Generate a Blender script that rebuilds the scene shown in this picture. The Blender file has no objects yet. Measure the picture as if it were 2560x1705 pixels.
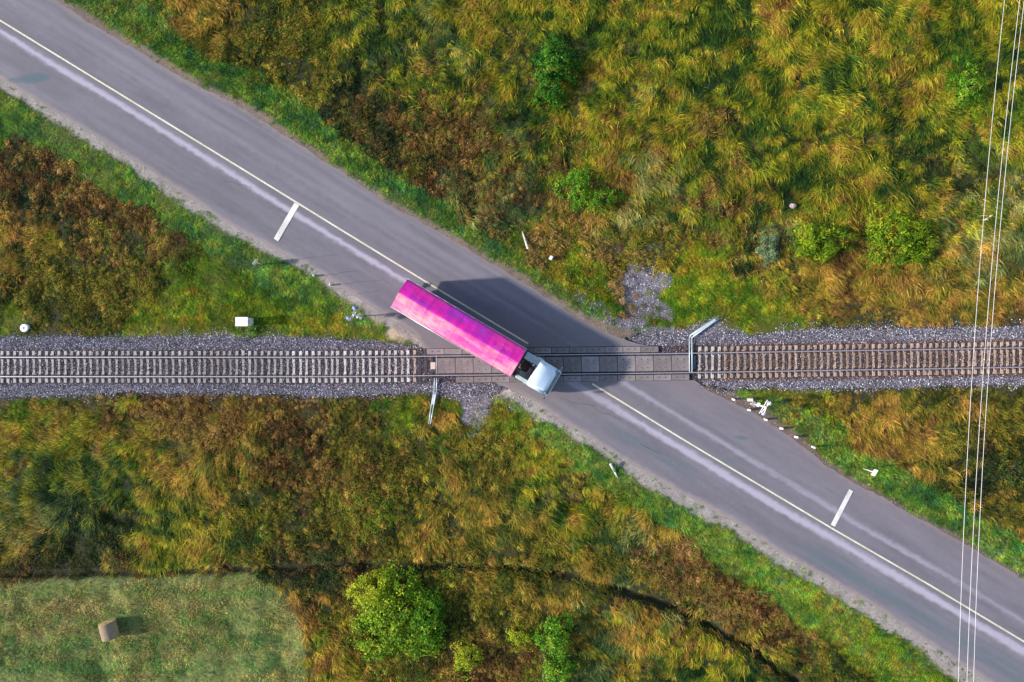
import bpy, bmesh, math
import numpy as np
from mathutils import Vector, Matrix

S = bpy.context.scene
COL = S.collection
R = math.radians

# ------------------------------------------------------------------ camera, sky, sun, exposure
H = 56.5                      # camera height above the z = 0 level (m)
SP = 0.0331                   # metres per photo pixel at z = 0
cam_d = bpy.data.cameras.new('camera')
cam = bpy.data.objects.new('camera', cam_d)
COL.objects.link(cam)
cam.location = (0, 0, H)
cam.rotation_euler = (0, 0, 0)
cam_d.sensor_width = 36
cam_d.lens = 36 * H / (2560 * SP)
cam_d.clip_start = 0.5
cam_d.clip_end = 3000
S.camera = cam

SUN_EL = R(27)
to_sun = Vector((-1.0, -0.07, 0)).normalized() * math.cos(SUN_EL) + Vector((0, 0, math.sin(SUN_EL)))
w = bpy.data.worlds.new('World')
S.world = w
w.use_nodes = True
nt = w.node_tree
bg = nt.nodes['Background']
sky = nt.nodes.new('ShaderNodeTexSky')
sky.sky_type = 'NISHITA'
sky.sun_disc = False
sky.sun_elevation = SUN_EL
sky.sun_rotation = math.atan2(to_sun.x, to_sun.y)
sky.air_density = 1.0
sky.dust_density = 1.0
nt.links.new(sky.outputs[0], bg.inputs[0])
bg.inputs[1].default_value = 0.14
sd = bpy.data.lights.new('sun', 'SUN')
sd.energy = 4.1
sd.angle = R(2.6)
sd.color = (1.0, 0.89, 0.80)
so = bpy.data.objects.new('sun', sd)
COL.objects.link(so)
so.rotation_euler = to_sun.to_track_quat('Z', 'Y').to_euler()
so.location = (-60, 0, 60)

S.view_settings.view_transform = 'Standard'
S.view_settings.look = 'None'
S.view_settings.gamma = 1
S.view_settings.exposure = 0.75
S.render.resolution_x = 1024
S.render.resolution_y = 682
S.render.engine = 'CYCLES'
S.cycles.max_bounces = 5
S.cycles.transparent_max_bounces = 4

rng = np.random.default_rng(11)

# ------------------------------------------------------------------ helpers
def P(px, py, z=0.0):
    """photo pixel -> point of the place at height z"""
    f = SP * (H - z) / H
    return Vector(((px - 1280) * f, (852.5 - py) * f, z))

def A(px, py):                              # numpy version at z = 0
    return (np.asarray(px, float) - 1280) * SP, (852.5 - np.asarray(py, float)) * SP

def lin(c):
    c = np.asarray(c, float) / 255
    return np.where(c <= .04045, c / 12.92, ((c + .055) / 1.055) ** 2.4)

def vn(x, y, sc, seed=0):
    """smooth value noise 0..1 ; sc = feature size in m"""
    r = np.random.default_rng(1000 + seed).random((256, 256))
    x = np.asarray(x) / sc + 37.3 + seed * 3.7
    y = np.asarray(y) / sc + 91.7 + seed * 1.3
    xi = np.floor(x).astype(int); yi = np.floor(y).astype(int)
    fx = x - xi; fy = y - yi
    fx = fx * fx * (3 - 2 * fx); fy = fy * fy * (3 - 2 * fy)
    a = r[xi % 256, yi % 256]; b = r[(xi + 1) % 256, yi % 256]
    c = r[xi % 256, (yi + 1) % 256]; d = r[(xi + 1) % 256, (yi + 1) % 256]
    return (a * (1 - fx) + b * fx) * (1 - fy) + (c * (1 - fx) + d * fx) * fy

def fbm(x, y, sc, seed=0, o=3):
    t = 0; a = 1; s = 0
    for k in range(o):
        t = t + a * vn(x, y, sc / 2 ** k, seed + 17 * k); s += a; a *= .55
    return t / s

def sstep(a, b, x):
    t = np.clip((x - a) / (b - a), 0, 1)
    return t * t * (3 - 2 * t)

def tag(o, label=None, cat=None, group=None, kind=None):
    if label: o['label'] = label
    if cat: o['category'] = cat
    if group: o['group'] = group
    if kind: o['kind'] = kind
    return o

def link(o, parent=None):
    COL.objects.link(o)
    if parent is not None:
        o.parent = parent
    return o

def empty(name, loc=(0, 0, 0), rz=0):
    o = bpy.data.objects.new(name, None)
    o.location = loc
    o.rotation_euler = (0, 0, rz)
    o.empty_display_size = .3
    return link(o)

def from_bm(name, bm, mats, parent=None, smooth=False):
    me = bpy.data.meshes.new(name)
    bm.normal_update()
    bm.to_mesh(me)
    bm.free()
    for m in (mats if isinstance(mats, (list, tuple)) else [mats]):
        me.materials.append(m)
    if smooth:
        me.shade_smooth()
    o = bpy.data.objects.new(name, me)
    return link(o, parent)

def raw_mesh(name, verts, faces, mat=None, vcol=None, smooth=False):
    """verts Nx3, faces MxK (constant K) ; vcol Nx3 as point colour 'col'"""
    me = bpy.data.meshes.new(name)
    verts = np.asarray(verts, np.float32); faces = np.asarray(faces, np.int32)
    K = faces.shape[1]
    me.vertices.add(len(verts)); me.vertices.foreach_set('co', verts.ravel())
    me.loops.add(faces.size); me.loops.foreach_set('vertex_index', faces.ravel())
    me.polygons.add(len(faces))
    me.polygons.foreach_set('loop_start', np.arange(0, faces.size, K, dtype=np.int32))
    me.polygons.foreach_set('use_smooth', np.full(len(faces), smooth))
    me.update(calc_edges=True)
    me.validate()
    if vcol is not None:
        a = me.color_attributes.new('col', 'FLOAT_COLOR', 'POINT')
        c = np.ones((len(verts), 4), np.float32); c[:, :3] = vcol
        a.data.foreach_set('color', c.ravel())
    if mat: me.materials.append(mat)
    return me

def box(bm, x0, x1, y0, y1, z0, z1, mi=0, bev=0, M=None):
    vs = [Vector((x, y, z)) for z in (z0, z1) for y in (y0, y1) for x in (x0, x1)]
    if M is not None: vs = [M @ v for v in vs]
    v = [bm.verts.new(c) for c in vs]
    fs = []
    for q in ((0, 2, 3, 1), (4, 5, 7, 6), (0, 1, 5, 4), (2, 6, 7, 3), (0, 4, 6, 2), (1, 3, 7, 5)):
        f = bm.faces.new([v[i] for i in q]); f.material_index = mi; fs.append(f)
    if bev:
        es = list({e for f in fs for e in f.edges})
        bmesh.ops.bevel(bm, geom=es, offset=bev, segments=2, affect='EDGES', profile=.5)
    return v

def tube(bm, a, b, r0, r1=None, n=12, mi=0, cap=True):
    a = Vector(a); b = Vector(b)
    r1 = r0 if r1 is None else r1
    q = (b - a).to_track_quat('Z', 'Y')
    ra = []; rb = []
    for i in range(n):
        t = 2 * math.pi * i / n
        d = q @ Vector((math.cos(t), math.sin(t), 0))
        ra.append(bm.verts.new(a + d * r0)); rb.append(bm.verts.new(b + d * r1))
    for i in range(n):
        f = bm.faces.new((ra[i], ra[(i + 1) % n], rb[(i + 1) % n], rb[i])); f.material_index = mi; f.smooth = True
    if cap:
        f = bm.faces.new(ra[::-1]); f.material_index = mi
        f = bm.faces.new(rb); f.material_index = mi
    return ra, rb

# ------------------------------------------------------------------ materials
def new_mat(name):
    m = bpy.data.materials.new(name); m.use_nodes = True
    t = m.node_tree
    return m, t, t.nodes['Principled BSDF']

def N(t, typ, **kw):
    n = t.nodes.new(typ)
    for k, v in kw.items():
        if isinstance(k, str) and hasattr(n, k): setattr(n, k, v)
    return n

def noise(t, scale, detail=4, rough=.6, coord=None):
    n = t.nodes.new('ShaderNodeTexNoise')
    n.inputs['Scale'].default_value = scale
    n.inputs['Detail'].default_value = detail
    n.inputs['Roughness'].default_value = rough
    if coord is None:
        coord = t.nodes.new('ShaderNodeTexCoord').outputs['Object']
    t.links.new(coord, n.inputs['Vector'])
    return n

def ramp(t, src, stops):
    r = t.nodes.new('ShaderNodeValToRGB')
    e = r.color_ramp.elements
    while len(e) < len(stops): e.new(.5)
    for k, (p, c) in enumerate(stops):
        e[k].position = p
        c = tuple(c) if len(c) == 4 else tuple(c) + (1,)
        e[k].color = c
    t.links.new(src, r.inputs[0])
    return r

def bump(t, src, b, strength=.4, dist=.02):
    n = t.nodes.new('ShaderNodeBump')
    n.inputs['Strength'].default_value = strength
    n.inputs['Distance'].default_value = dist
    t.links.new(src, n.inputs['Height'])
    t.links.new(n.outputs[0], b.inputs['Normal'])
    return n

def mixc(t, a, b, fac, typ='MIX'):
    m = t.nodes.new('ShaderNodeMix'); m.data_type = 'RGBA'; m.blend_type = typ
    for s, v in ((0, fac), (6, a), (7, b)):
        if hasattr(v, 'node'): t.links.new(v, m.inputs[s])
        else: m.inputs[s].default_value = v if s == 0 else (tuple(v) + (1,) if len(v) == 3 else v)
    return m.outputs[2]

def simple(name, c0, c1=None, scale=3, rough=.6, metal=0, bmp=0, coat=0, spec=.5):
    m, t, b = new_mat(name)
    c1 = c1 or tuple(x * .75 for x in c0)
    n = noise(t, scale, 5)
    r = ramp(t, n.outputs[0], [(.3, c0), (.7, c1)])
    t.links.new(r.outputs[0], b.inputs['Base Color'])
    b.inputs['Roughness'].default_value = rough
    b.inputs['Metallic'].default_value = metal
    b.inputs['Coat Weight'].default_value = coat
    b.inputs['Specular IOR Level'].default_value = spec
    if bmp:
        n2 = noise(t, scale * 8, 4)
        bump(t, n2.outputs[0], b, bmp, .02)
    return m

def vcol_mat(name, fine=12, fine_amt=.35, rough=.9, bmp=.4, bd=.02, voro=0, spec=.3):
    m, t, b = new_mat(name)
    a = t.nodes.new('ShaderNodeAttribute'); a.attribute_name = 'col'
    n = noise(t, fine, 6, .7)
    r = ramp(t, n.outputs[0], [(.25, (1 - fine_amt,) * 3), (.75, (1 + fine_amt,) * 3)])
    c = mixc(t, a.outputs[0], r.outputs[0], 1.0, 'MULTIPLY')
    hsrc = n.outputs[0]
    if voro:
        v = t.nodes.new('ShaderNodeTexVoronoi'); v.inputs['Scale'].default_value = voro
        tc = t.nodes.new('ShaderNodeTexCoord'); t.links.new(tc.outputs['Object'], v.inputs['Vector'])
        sep = t.nodes.new('ShaderNodeSeparateColor'); t.links.new(v.outputs['Color'], sep.inputs[0])
        r2 = ramp(t, sep.outputs[0], [(0, (.22,) * 3), (.6, (.75,) * 3), (1, (2.9,) * 3)])
        c = mixc(t, c, r2.outputs[0], 1.0, 'MULTIPLY')
        hsrc = v.outputs['Distance']
    t.links.new(c, b.inputs['Base Color'])
    b.inputs['Roughness'].default_value = rough
    b.inputs['Specular IOR Level'].default_value = spec
    bump(t, hsrc, b, bmp, bd)
    return m

def leaf_mat(name, inst=True, trans=.3):
    m, t, b = new_mat(name)
    out = t.nodes['Material Output']
    s = t.nodes.new('ShaderNodeAttribute'); s.attribute_name = 'col'
    if inst:
        a = t.nodes.new('ShaderNodeAttribute'); a.attribute_name = 'tint'; a.attribute_type = 'INSTANCER'
        c = mixc(t, a.outputs[0], s.outputs[0], 1.0, 'MULTIPLY')
    else:
        c = s.outputs[0]
    t.links.new(c, b.inputs['Base Color'])
    b.inputs['Roughness'].default_value = .6
    b.inputs['Specular IOR Level'].default_value = .1
    tr = t.nodes.new('ShaderNodeBsdfTranslucent')
    t.links.new(c, tr.inputs[0])
    mx = t.nodes.new('ShaderNodeMixShader'); mx.inputs[0].default_value = trans
    t.links.new(b.outputs[0], mx.inputs[1]); t.links.new(tr.outputs[0], mx.inputs[2])
    t.links.new(mx.outputs[0], out.inputs[0])
    return m

# ------------------------------------------------------------------ layout of the place
E1 = np.array([.8550, -.5187]); E2 = np.array([.5187, .8550])     # along the road (to the right), across (up)
def uv(x, y): return x * E1[0] + y * E1[1], x * E2[0] + y * E2[1]
def xy(u, v): return u * E1[0] + v * E2[0], u * E1[1] + v * E2[1]

def polyuv(pts):
    x, y = A([p[0] for p in pts], [p[1] for p in pts])
    u, v = uv(x, y)
    i = np.argsort(u); u = u[i]; v = v[i]
    u = np.concatenate([[u[0] - 250], u, [u[-1] + 250]])
    k0 = (v[1] - v[0]) / max(u[2] - u[1], 1e-6) * 0; v = np.concatenate([[v[0] - k0], v, [v[-1]]])
    return u, v

CL = polyuv([(0, 51), (300, 235), (600, 419), (850, 573), (1100, 726), (1325, 862), (1480, 959), (1710, 1100),
             (1770, 1136), (2080, 1321), (2320, 1460), (2560, 1604)])
UP = polyuv([(139, 0), (223, 58), (347, 128), (457, 197), (621, 278), (740, 357), (855, 431), (970, 511), (1084, 572),
             (1215, 652), (1325, 716), (1434, 790), (1526, 838), (1640, 872), (1724, 944), (1766, 973), (1883, 1028),
             (1974, 1090), (2060, 1160), (2138, 1208), (2284, 1288), (2430, 1372), (2560, 1449)])
LO = polyuv([(0, 197), (91, 252), (219, 329), (365, 420), (511, 519), (572, 563), (672, 616), (767, 663), (855, 716),
             (941, 775), (996, 804), (1040, 838), (1060, 873), (1244, 958), (1325, 997), (1420, 1062), (1471, 1091),
             (1544, 1140), (1700, 1232), (1828, 1298), (1956, 1385), (2065, 1445), (2175, 1509), (2321, 1608), (2467, 1703)])
def cl(u): return np.interp(u, *CL)
def up(u): return np.interp(u, *UP)
def lo(u): return np.interp(u, *LO)

TRK = [(-600, 917), (0, 917), (400, 917), (800, 917), (960, 916), (1093, 914), (1250, 912.6), (1400, 911), (1550, 909.3), (1700, 907.3),
       (1850, 905), (2000, 902.6), (2150, 900.2), (2300, 898), (2450, 895.3), (2560, 893.3), (3200, 880)]
def trk(x):                                           # world y of the track centre
    tx, ty = A([p[0] for p in TRK], [p[1] for p in TRK])
    x = np.asarray(x, float)
    return (np.interp(x - 1.5, tx, ty) + np.interp(x, tx, ty) + np.interp(x + 1.5, tx, ty)) / 3

BU = A(*zip(*[(-600, 836), (0, 838), (180, 834), (300, 842), (400, 838), (560, 826), (600, 838), (700, 838), (860, 843), (960, 852),
              (1060, 866), (1200, 868), (1540, 855), (1600, 832), (1700, 822), (1740, 806), (1800, 800), (1850, 822), (1880, 838), (1960, 824), (2060, 816), (2560, 811), (3200, 800)]))
BL = A(*zip(*[(-600, 1000), (0, 1003), (140, 998), (300, 984), (480, 986), (700, 992), (860, 996), (960, 990), (1060, 982), (1120, 1000),
              (1170, 1012), (1230, 1000), (1290, 960), (1724, 955), (1760, 962), (1830, 978), (1900, 974), (2060, 976), (2300, 970), (2560, 964), (3200, 952)]))
def bup(x): return np.interp(x, *BU)
def blo(x): return np.interp(x, *BL)

DIT = A(*zip(*[(-300, 1450), (0, 1442), (300, 1440), (560, 1430), (700, 1428), (850, 1421), (1033, 1427), (1252, 1424), (1434, 1446),
               (1544, 1477), (1710, 1537), (1900, 1640), (2050, 1760)]))
def dit(x): return np.interp(x, *DIT)

def inside(px, py, poly):
    r = np.zeros(np.shape(px), bool)
    n = len(poly)
    for i in range(n):
        x1, y1 = poly[i]; x2, y2 = poly[(i + 1) % n]
        if y1 == y2: continue
        c = ((y1 > py) != (y2 > py)) & (px < (x2 - x1) * (py - y1) / (y2 - y1) + x1)
        r ^= c
    return r

def ground_z(x, y):
    x = np.asarray(x, float); y = np.asarray(y, float)
    u, v = uv(x, y)
    dr = np.maximum(np.maximum(v - up(u), lo(u) - v), 0)
    inr = (v < up(u) - .5) & (v > lo(u) + .5)
    dt = np.maximum(np.maximum(y - bup(x), blo(x) - y), 0)
    zr = .21 - .24 * np.maximum(dr - .9, 0)
    zt = -.04 - .3 * dt
    k = 5.0
    z = np.log(np.exp(k * zr) + np.exp(k * zt) + np.exp(k * -.62)) / k - .02
    z = np.minimum(z, .195)
    far = sstep(1.5, 4, np.minimum(dr, dt))
    z = z + far * ((fbm(x, y, 2.2, 5) - .5) * .5 + (fbm(x, y, 9, 6) - .5) * .7)
    d = np.abs(y - dit(x))
    z = z - .7 * np.exp(-(d / .5) ** 2) * (1 - inr)
    intrk = (y < bup(x)) & (y > blo(x))
    z = np.where(intrk, np.minimum(z, -.10), z)
    z = np.where(inr & ~intrk, .05, z)
    return z

FIELD = [(-400, 1458), (0, 1456), (250, 1456), (480, 1446), (600, 1442), (680, 1462), (720, 1500), (748, 1550), (756, 1620), (768, 1760), (770, 2200), (-400, 2200)]

# ------------------------------------------------------------------ vegetation map
TYPES = ['tallY', 'tallG', 'brown', 'gold', 'verge', 'olive', 'triG', 'mown', 'dark', 'leafy', 'dryfine']
PAL = {
 'tallY': [(34, 62, 26), (62, 92, 30), (98, 118, 30), (140, 142, 32), (172, 162, 42), (174, 142, 58), (118, 84, 42)],
 'tallG': [(56, 80, 50), (78, 100, 54), (112, 126, 66), (148, 152, 84), (160, 150, 84)],
 'brown': [(66, 50, 32), (96, 68, 40), (132, 96, 52), (156, 122, 68), (122, 110, 48), (92, 98, 42)],
 'gold': [(84, 92, 36), (126, 118, 42), (158, 136, 50), (184, 148, 62), (164, 122, 62), (110, 84, 46)],
 'verge': [(58, 102, 54), (72, 118, 44), (92, 134, 42), (118, 144, 48), (136, 136, 56), (84, 120, 66)],
 'olive': [(60, 74, 30), (92, 98, 34), (128, 122, 42), (126, 100, 46), (158, 146, 54), (88, 112, 36)],
 'triG': [(66, 100, 24), (88, 120, 26), (114, 134, 28), (136, 140, 34), (144, 122, 38)],
 'mown': [(78, 122, 66), (94, 136, 68), (116, 148, 72), (140, 152, 76), (172, 160, 90), (150, 138, 92)],
 'dark': [(34, 48, 30), (46, 62, 36), (62, 76, 36), (80, 74, 36)],
 'leafy': [(46, 88, 26), (72, 118, 28), (104, 142, 30), (136, 152, 40)],
 'dryfine': [(128, 98, 60), (156, 122, 76), (140, 118, 62), (112, 92, 52)],
}
# (px, py, radius px, type, weight)
CP = [
 # upper right meadow
 (1000, 60, 150, 'tallY', 1), (1300, 60, 160, 'tallY', 1), (1600, 60, 160, 'tallY', 1), (1900, 60, 160, 'tallY', 1), (2200, 60, 160, 'tallY', 1), (2480, 60, 160, 'tallY', 1.1),
 (1100, 210, 110, 'tallY', .8), (1290, 250, 110, 'tallY', 1), (1600, 250, 150, 'tallY', 1), (1850, 250, 150, 'tallY', 1), (2100, 250, 150, 'tallY', 1), (2450, 330, 120, 'tallY', .9),
 (1500, 320, 110, 'tallY', .9), (1750, 450, 120, 'tallY', .8), (2050, 420, 150, 'tallY', 1), (2350, 450, 130, 'tallY', .9), (2540, 520, 100, 'tallG', .8), (2150, 560, 80, 'tallY', .8),
 (1900, 340, 100, 'dark', .5), (2300, 300, 90, 'dark', .6), (2400, 420, 80, 'dark', .7), (1700, 160, 90, 'tallG', .5), (1100, 110, 90, 'tallG', .6), (1560, 420, 80, 'tallG', .8),
 (1640, 500, 70, 'tallG', .9), (1250, 360, 80, 'tallG', .6), (1150, 480, 60, 'tallG', .9), (1270, 520, 60, 'tallG', .9), (1920, 590, 50, 'tallG', 1.4), (2420, 620, 60, 'tallG', 1.2),
 (2540, 300, 60, 'leafy', .6), (2440, 220, 70, 'leafy', 1.0), (2400, 180, 50, 'leafy', .8), (860, 40, 90, 'tallY', .9), (700, 60, 70, 'olive', 1), (830, 150, 80, 'olive', 1), (640, 40, 60, 'dark', .6),
 (900, 170, 60, 'dark', .6), (760, 210, 60, 'olive', .9), (560, 60, 40, 'gold', .8), (520, 20, 50, 'gold', .7), (960, 280, 70, 'dark', 1.0), (880, 110, 60, 'tallG', .6),
 # reddish brown scrub
 (1040, 220, 55, 'brown', 1.3), (1090, 290, 60, 'brown', 1.4), (1160, 290, 50, 'brown', 1.3), (880, 320, 45, 'brown', 1.6), (950, 350, 45, 'brown', 1.5), (1000, 330, 60, 'dark', 1.3), (1060, 370, 60, 'dark', 1.0),
 (1180, 360, 60, 'brown', 1.0), (1250, 400, 60, 'brown', 1.1), (1300, 460, 50, 'brown', 1.2), (1310, 500, 40, 'dark', 1.3), (1090, 460, 40, 'brown', 1.1), (1160, 530, 40, 'brown', 1.1), (1230, 570, 35, 'brown', 1.0),
 (1430, 390, 50, 'brown', 1.2), (1500, 430, 40, 'brown', .8), (1790, 330, 50, 'brown', 1.1), (1840, 500, 60, 'brown', 1.1), (1780, 560, 70, 'brown', .9), (1350, 570, 60, 'dryfine', 1.0), (1450, 560, 60, 'dryfine', .9),
 (1400, 540, 50, 'gold', .9), (1540, 600, 60, 'olive', .9), (1650, 570, 70, 'olive', 1), (1850, 610, 50, 'dark', 1.0), (1730, 400, 60, 'brown', .5), (2200, 490, 70, 'olive', .8),(2320, 500, 60, 'brown', .5),
 # between bushes and track on the right
 (1980, 700, 80, 'gold', 1.2), (2150, 720, 90, 'gold', 1.3), (2330, 730, 90, 'gold', 1.2), (2500, 720, 90, 'gold', 1.2), (2100, 660, 60, 'gold', 1.2), (2450, 790, 80, 'gold', .9), (2200, 790, 70, 'olive', .8), (2050, 790, 60, 'olive', .7),
 (1800, 700, 60, 'triG', 1.3), (1850, 770, 70, 'triG', 1.3), (1950, 770, 60, 'triG', 1.1), (1760, 620, 45, 'triG', 1.1), (1730, 720, 50, 'triG', 1.2), (2000, 640, 50, 'olive', .9), (2350, 660, 60, 'olive', .8), (1880, 660, 40, 'dark', .9),
 # near the gravel patch
 (1350, 640, 70, 'triG', 1.1), (1300, 600, 45, 'triG', 1.0), (1420, 700, 60, 'triG', 1.1), (1480, 740, 50, 'triG', .9), (1450, 640, 55, 'triG', .9), (1560, 680, 50, 'dryfine', .7), (1400, 740, 40, 'leafy', .7),
 # north verge of the road
 (250, 20, 45, 'verge', 1.8), (330, 70, 42, 'verge', 1.9), (420, 130, 42, 'verge', 1.9), (500, 180, 42, 'verge', 1.9), (590, 230, 42, 'verge', 1.9), (680, 280, 42, 'verge', 1.9), (770, 340, 42, 'verge', 1.9),
 (860, 390, 38, 'verge', 1.8), (950, 450, 36, 'verge', 1.8), (1040, 510, 36, 'verge', 1.7), (1130, 560, 32, 'verge', 1.6), (1220, 610, 32, 'verge', 1.3), (400, 70, 35, 'gold', .9), (480, 110, 30, 'gold', 1.1),
 (1010, 440, 40, 'olive', .9), (1100, 500, 35, 'dryfine', .9), (1180, 560, 35, 'dryfine', 1), (560, 150, 35, 'olive', 1.0), (650, 210, 35, 'olive', 1.0), (850, 350, 30, 'dark', .6), (920, 395, 30, 'dark', .9),
 # left wedge between road and railway
 (40, 330, 45, 'verge', 1.3), (130, 330, 42, 'verge', 1.6), (30, 260, 42, 'verge', 1.8), (220, 400, 42, 'verge', 1.8), (310, 440, 42, 'verge', 1.8), (400, 490, 42, 'verge', 1.8), (480, 540, 42, 'verge', 1.8), (560, 590, 40, 'verge', 1.6),
 (60, 400, 50, 'brown', 1.7), (150, 440, 55, 'brown', 1.6), (240, 500, 50, 'brown', 1.5), (330, 560, 50, 'brown', 1.4), (300, 610, 50, 'brown', 1.0), (430, 600, 45, 'brown', 1.2), (80, 490, 50, 'dark', 1.2), (170, 540, 45, 'dark', 1.0), (30, 480, 50, 'brown', 1),
 (30, 590, 55, 'gold', 1.0), (120, 620, 50, 'tallY', .8), (60, 680, 50, 'dark', .8), (200, 680, 70, 'olive', 1.4), (320, 700, 60, 'olive', 1.3), (120, 750, 70, 'olive', 1.3), (260, 760, 60, 'olive', 1.2), (420, 660, 40, 'olive', 1.3), (470, 600, 40, 'olive', 1.0),
 (380, 770, 50, 'triG', 1.2), (430, 740, 55, 'triG', 1.4), (500, 690, 55, 'triG', 1.6), (560, 740, 60, 'triG', 1.6), (620, 690, 60, 'triG', 1.6), (680, 740, 60, 'triG', 1.6), (760, 790, 60, 'triG', 1.5), (540, 640, 45, 'triG', 1.4),
 (820, 820, 50, 'triG', 1.3), (900, 830, 40, 'triG', 1.3), (640, 640, 35, 'verge', 1.3), (700, 670, 35, 'verge', 1.3), (780, 730, 40, 'verge', 1.2), (840, 780, 40, 'triG', 1.2), (20, 800, 40, 'triG', 1), (600, 800, 50, 'triG', 1.2), (950, 850, 30, 'triG', 1), (480, 810, 40, 'triG', 1.1), (900, 790, 40, 'verge', .9),
 # south of the railway, left
 (80, 1040, 60, 'gold', .9), (200, 1080, 70, 'gold', .9), (50, 1120, 70, 'tallY', 1.0), (150, 1150, 70, 'tallY', 1.0), (120, 1230, 70, 'tallG', .8), (230, 1200, 70, 'tallY', 1.0), (30, 1270, 60, 'tallG', .6), (80, 1270, 60, 'tallY', .7), (300, 1120, 70, 'tallY', .9), (60, 1330, 50, 'gold', .8),
 (200, 1340, 55, 'dark', 1.7), (260, 1320, 40, 'dark', 1.6), (120, 1390, 50, 'dark', .7), (330, 1010, 60, 'brown', 1.2), (480, 1020, 60, 'brown', 1.2), (620, 1020, 60, 'brown', 1.2), (760, 1020, 60, 'brown', 1.1), (900, 1030, 50, 'brown', .8), (200, 1010, 40, 'brown', .9), (60, 1010, 40, 'leafy', .6),
 (460, 1100, 70, 'dryfine', 1.0), (560, 1110, 60, 'gold', .7), (450, 1180, 70, 'gold', 1.1), (520, 1230, 60, 'gold', 1.0), (400, 1280, 70, 'tallY', 1.0), (560, 1300, 80, 'tallY', 1.0), (340, 1360, 60, 'tallY', .7), (680, 1170, 80, 'brown', 1.2), (640, 1260, 70, 'olive', 1.1),
 (800, 1130, 80, 'brown', 1.1), (800, 1220, 70, 'olive', 1.2), (720, 1330, 60, 'dark', .8), (600, 1370, 50, 'dark', .8), (640, 1310, 60, 'olive', .9), (900, 1080, 70, 'olive', 1.3), (930, 1150, 70, 'brown', .9), (1000, 1200, 70, 'olive', 1.2), (900, 1280, 70, 'leafy', .6), (980, 1260, 50, 'dark', .7), (840, 1300, 60, 'olive', 1), (1030, 1070, 50, 'triG', 1.3), (1000, 1030, 40, 'leafy', .7),
 (760, 1390, 45, 'brown', 1.1), (560, 1420, 35, 'brown', 1.3), (300, 1420, 35, 'brown', 1.3), (60, 1430, 35, 'brown', 1.3), (900, 1400, 40, 'brown', 1.1), (180, 1440, 30, 'dark', .8), (430, 1430, 30, 'brown', 1.2),
 # south middle
 (1090, 1100, 60, 'gold', .7), (1150, 1160, 70, 'olive', 1.1), (1200, 1070, 50, 'triG', 1.2), (1270, 1060, 50, 'triG', 1.2), (1330, 1100, 50, 'triG', 1.2), (1400, 1130, 40, 'triG', 1.2), (1250, 1150, 70, 'olive', 1.2), (1330, 1200, 60, 'tallY', .8), (1080, 1260, 60, 'tallY', .8), (1130, 1310, 60, 'gold', .9),
 (1220, 1280, 70, 'gold', 1.0), (1180, 1370, 60, 'olive', 1.2), (1040, 1360, 60, 'olive', 1.1), (1350, 1270, 60, 'tallY', 1.0), (1420, 1320, 60, 'tallG', .8), (1490, 1280, 60, 'tallY', 1.0), (1540, 1240, 60, 'olive', .9), (1440, 1210, 50, 'brown', .7), (1560, 1330, 50, 'tallG', 1.0), (1600, 1370, 35, 'dark', 1.3), (1340, 1390, 60, 'olive', 1.1), (1480, 1400, 60, 'olive', 1.0),
 (1640, 1290, 50, 'gold', .9), (1700, 1350, 50, 'dryfine', .9), (1680, 1410, 50, 'dryfine', 1.1), (1770, 1440, 45, 'brown', 1.2), (1740, 1490, 40, 'brown', 1.2), (1640, 1470, 50, 'olive', 1.0), (1800, 1530, 50, 'dryfine', .9), (1740, 1550, 40, 'dark', 1.0),
 # south verge of the road
 (1420, 1090, 28, 'verge', 1.2), (1500, 1150, 34, 'verge', 1.9), (1570, 1200, 36, 'verge', 2.0), (1640, 1250, 36, 'verge', 2), (1710, 1290, 36, 'verge', 2), (1790, 1340, 38, 'verge', 2), (1860, 1400, 40, 'verge', 2.0), (1940, 1440, 42, 'verge', 2.0), (2020, 1500, 44, 'triG', 2.0), (2110, 1560, 46, 'triG', 2.0), (2200, 1620, 46, 'triG', 2.0), (2300, 1690, 46, 'triG', 2.0), (2060, 1460, 26, 'verge', 1.6), (2150, 1530, 30, 'verge', 1.6),
 (1920, 1500, 50, 'dryfine', 1.2), (1980, 1570, 50, 'brown', 1.3), (1900, 1570, 60, 'brown', 1.2), (2000, 1640, 60, 'olive', 1.0), (1900, 1650, 60, 'tallY', .9), (2080, 1670, 60, 'dark', .8), (1850, 1480, 40, 'olive', .8),
 # below the ditch
 (800, 1460, 45, 'dark', 1.2), (760, 1500, 35, 'gold', .9), (770, 1580, 40, 'gold', 1.1), (800, 1640, 50, 'tallY', 1.1), (870, 1690, 60, 'tallY', 1.0), (830, 1550, 40, 'olive', .8), (980, 1690, 70, 'olive', 1.0), (1130, 1480, 60, 'olive', 1.1), (1200, 1540, 60, 'olive', 1.2), (1230, 1470, 60, 'gold', .7), (1110, 1560, 40, 'dark', .9),
 (1180, 1640, 50, 'brown', 1.4), (1230, 1690, 50, 'brown', .9), (1280, 1600, 50, 'olive', 1.0), (1300, 1660, 50, 'olive', .8), (1420, 1500, 50, 'gold', 1.1), (1500, 1530, 60, 'gold', 1.1), (1600, 1580, 70, 'gold', .9), (1480, 1600, 60, 'tallG', 1.2), (1460, 1680, 50, 'tallG', 1.0), (1560, 1660, 70, 'tallY', 1.0), (1680, 1660, 70, 'tallY', 1.0), (1600, 1620, 50, 'tallG', .9), (1780, 1640, 60, 'tallY', .8), (1620, 1700, 40, 'brown', .5),
 (950, 1460, 50, 'olive', .8), (1330, 1480, 50, 'olive', .9),
 # right wedge south of the track
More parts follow.
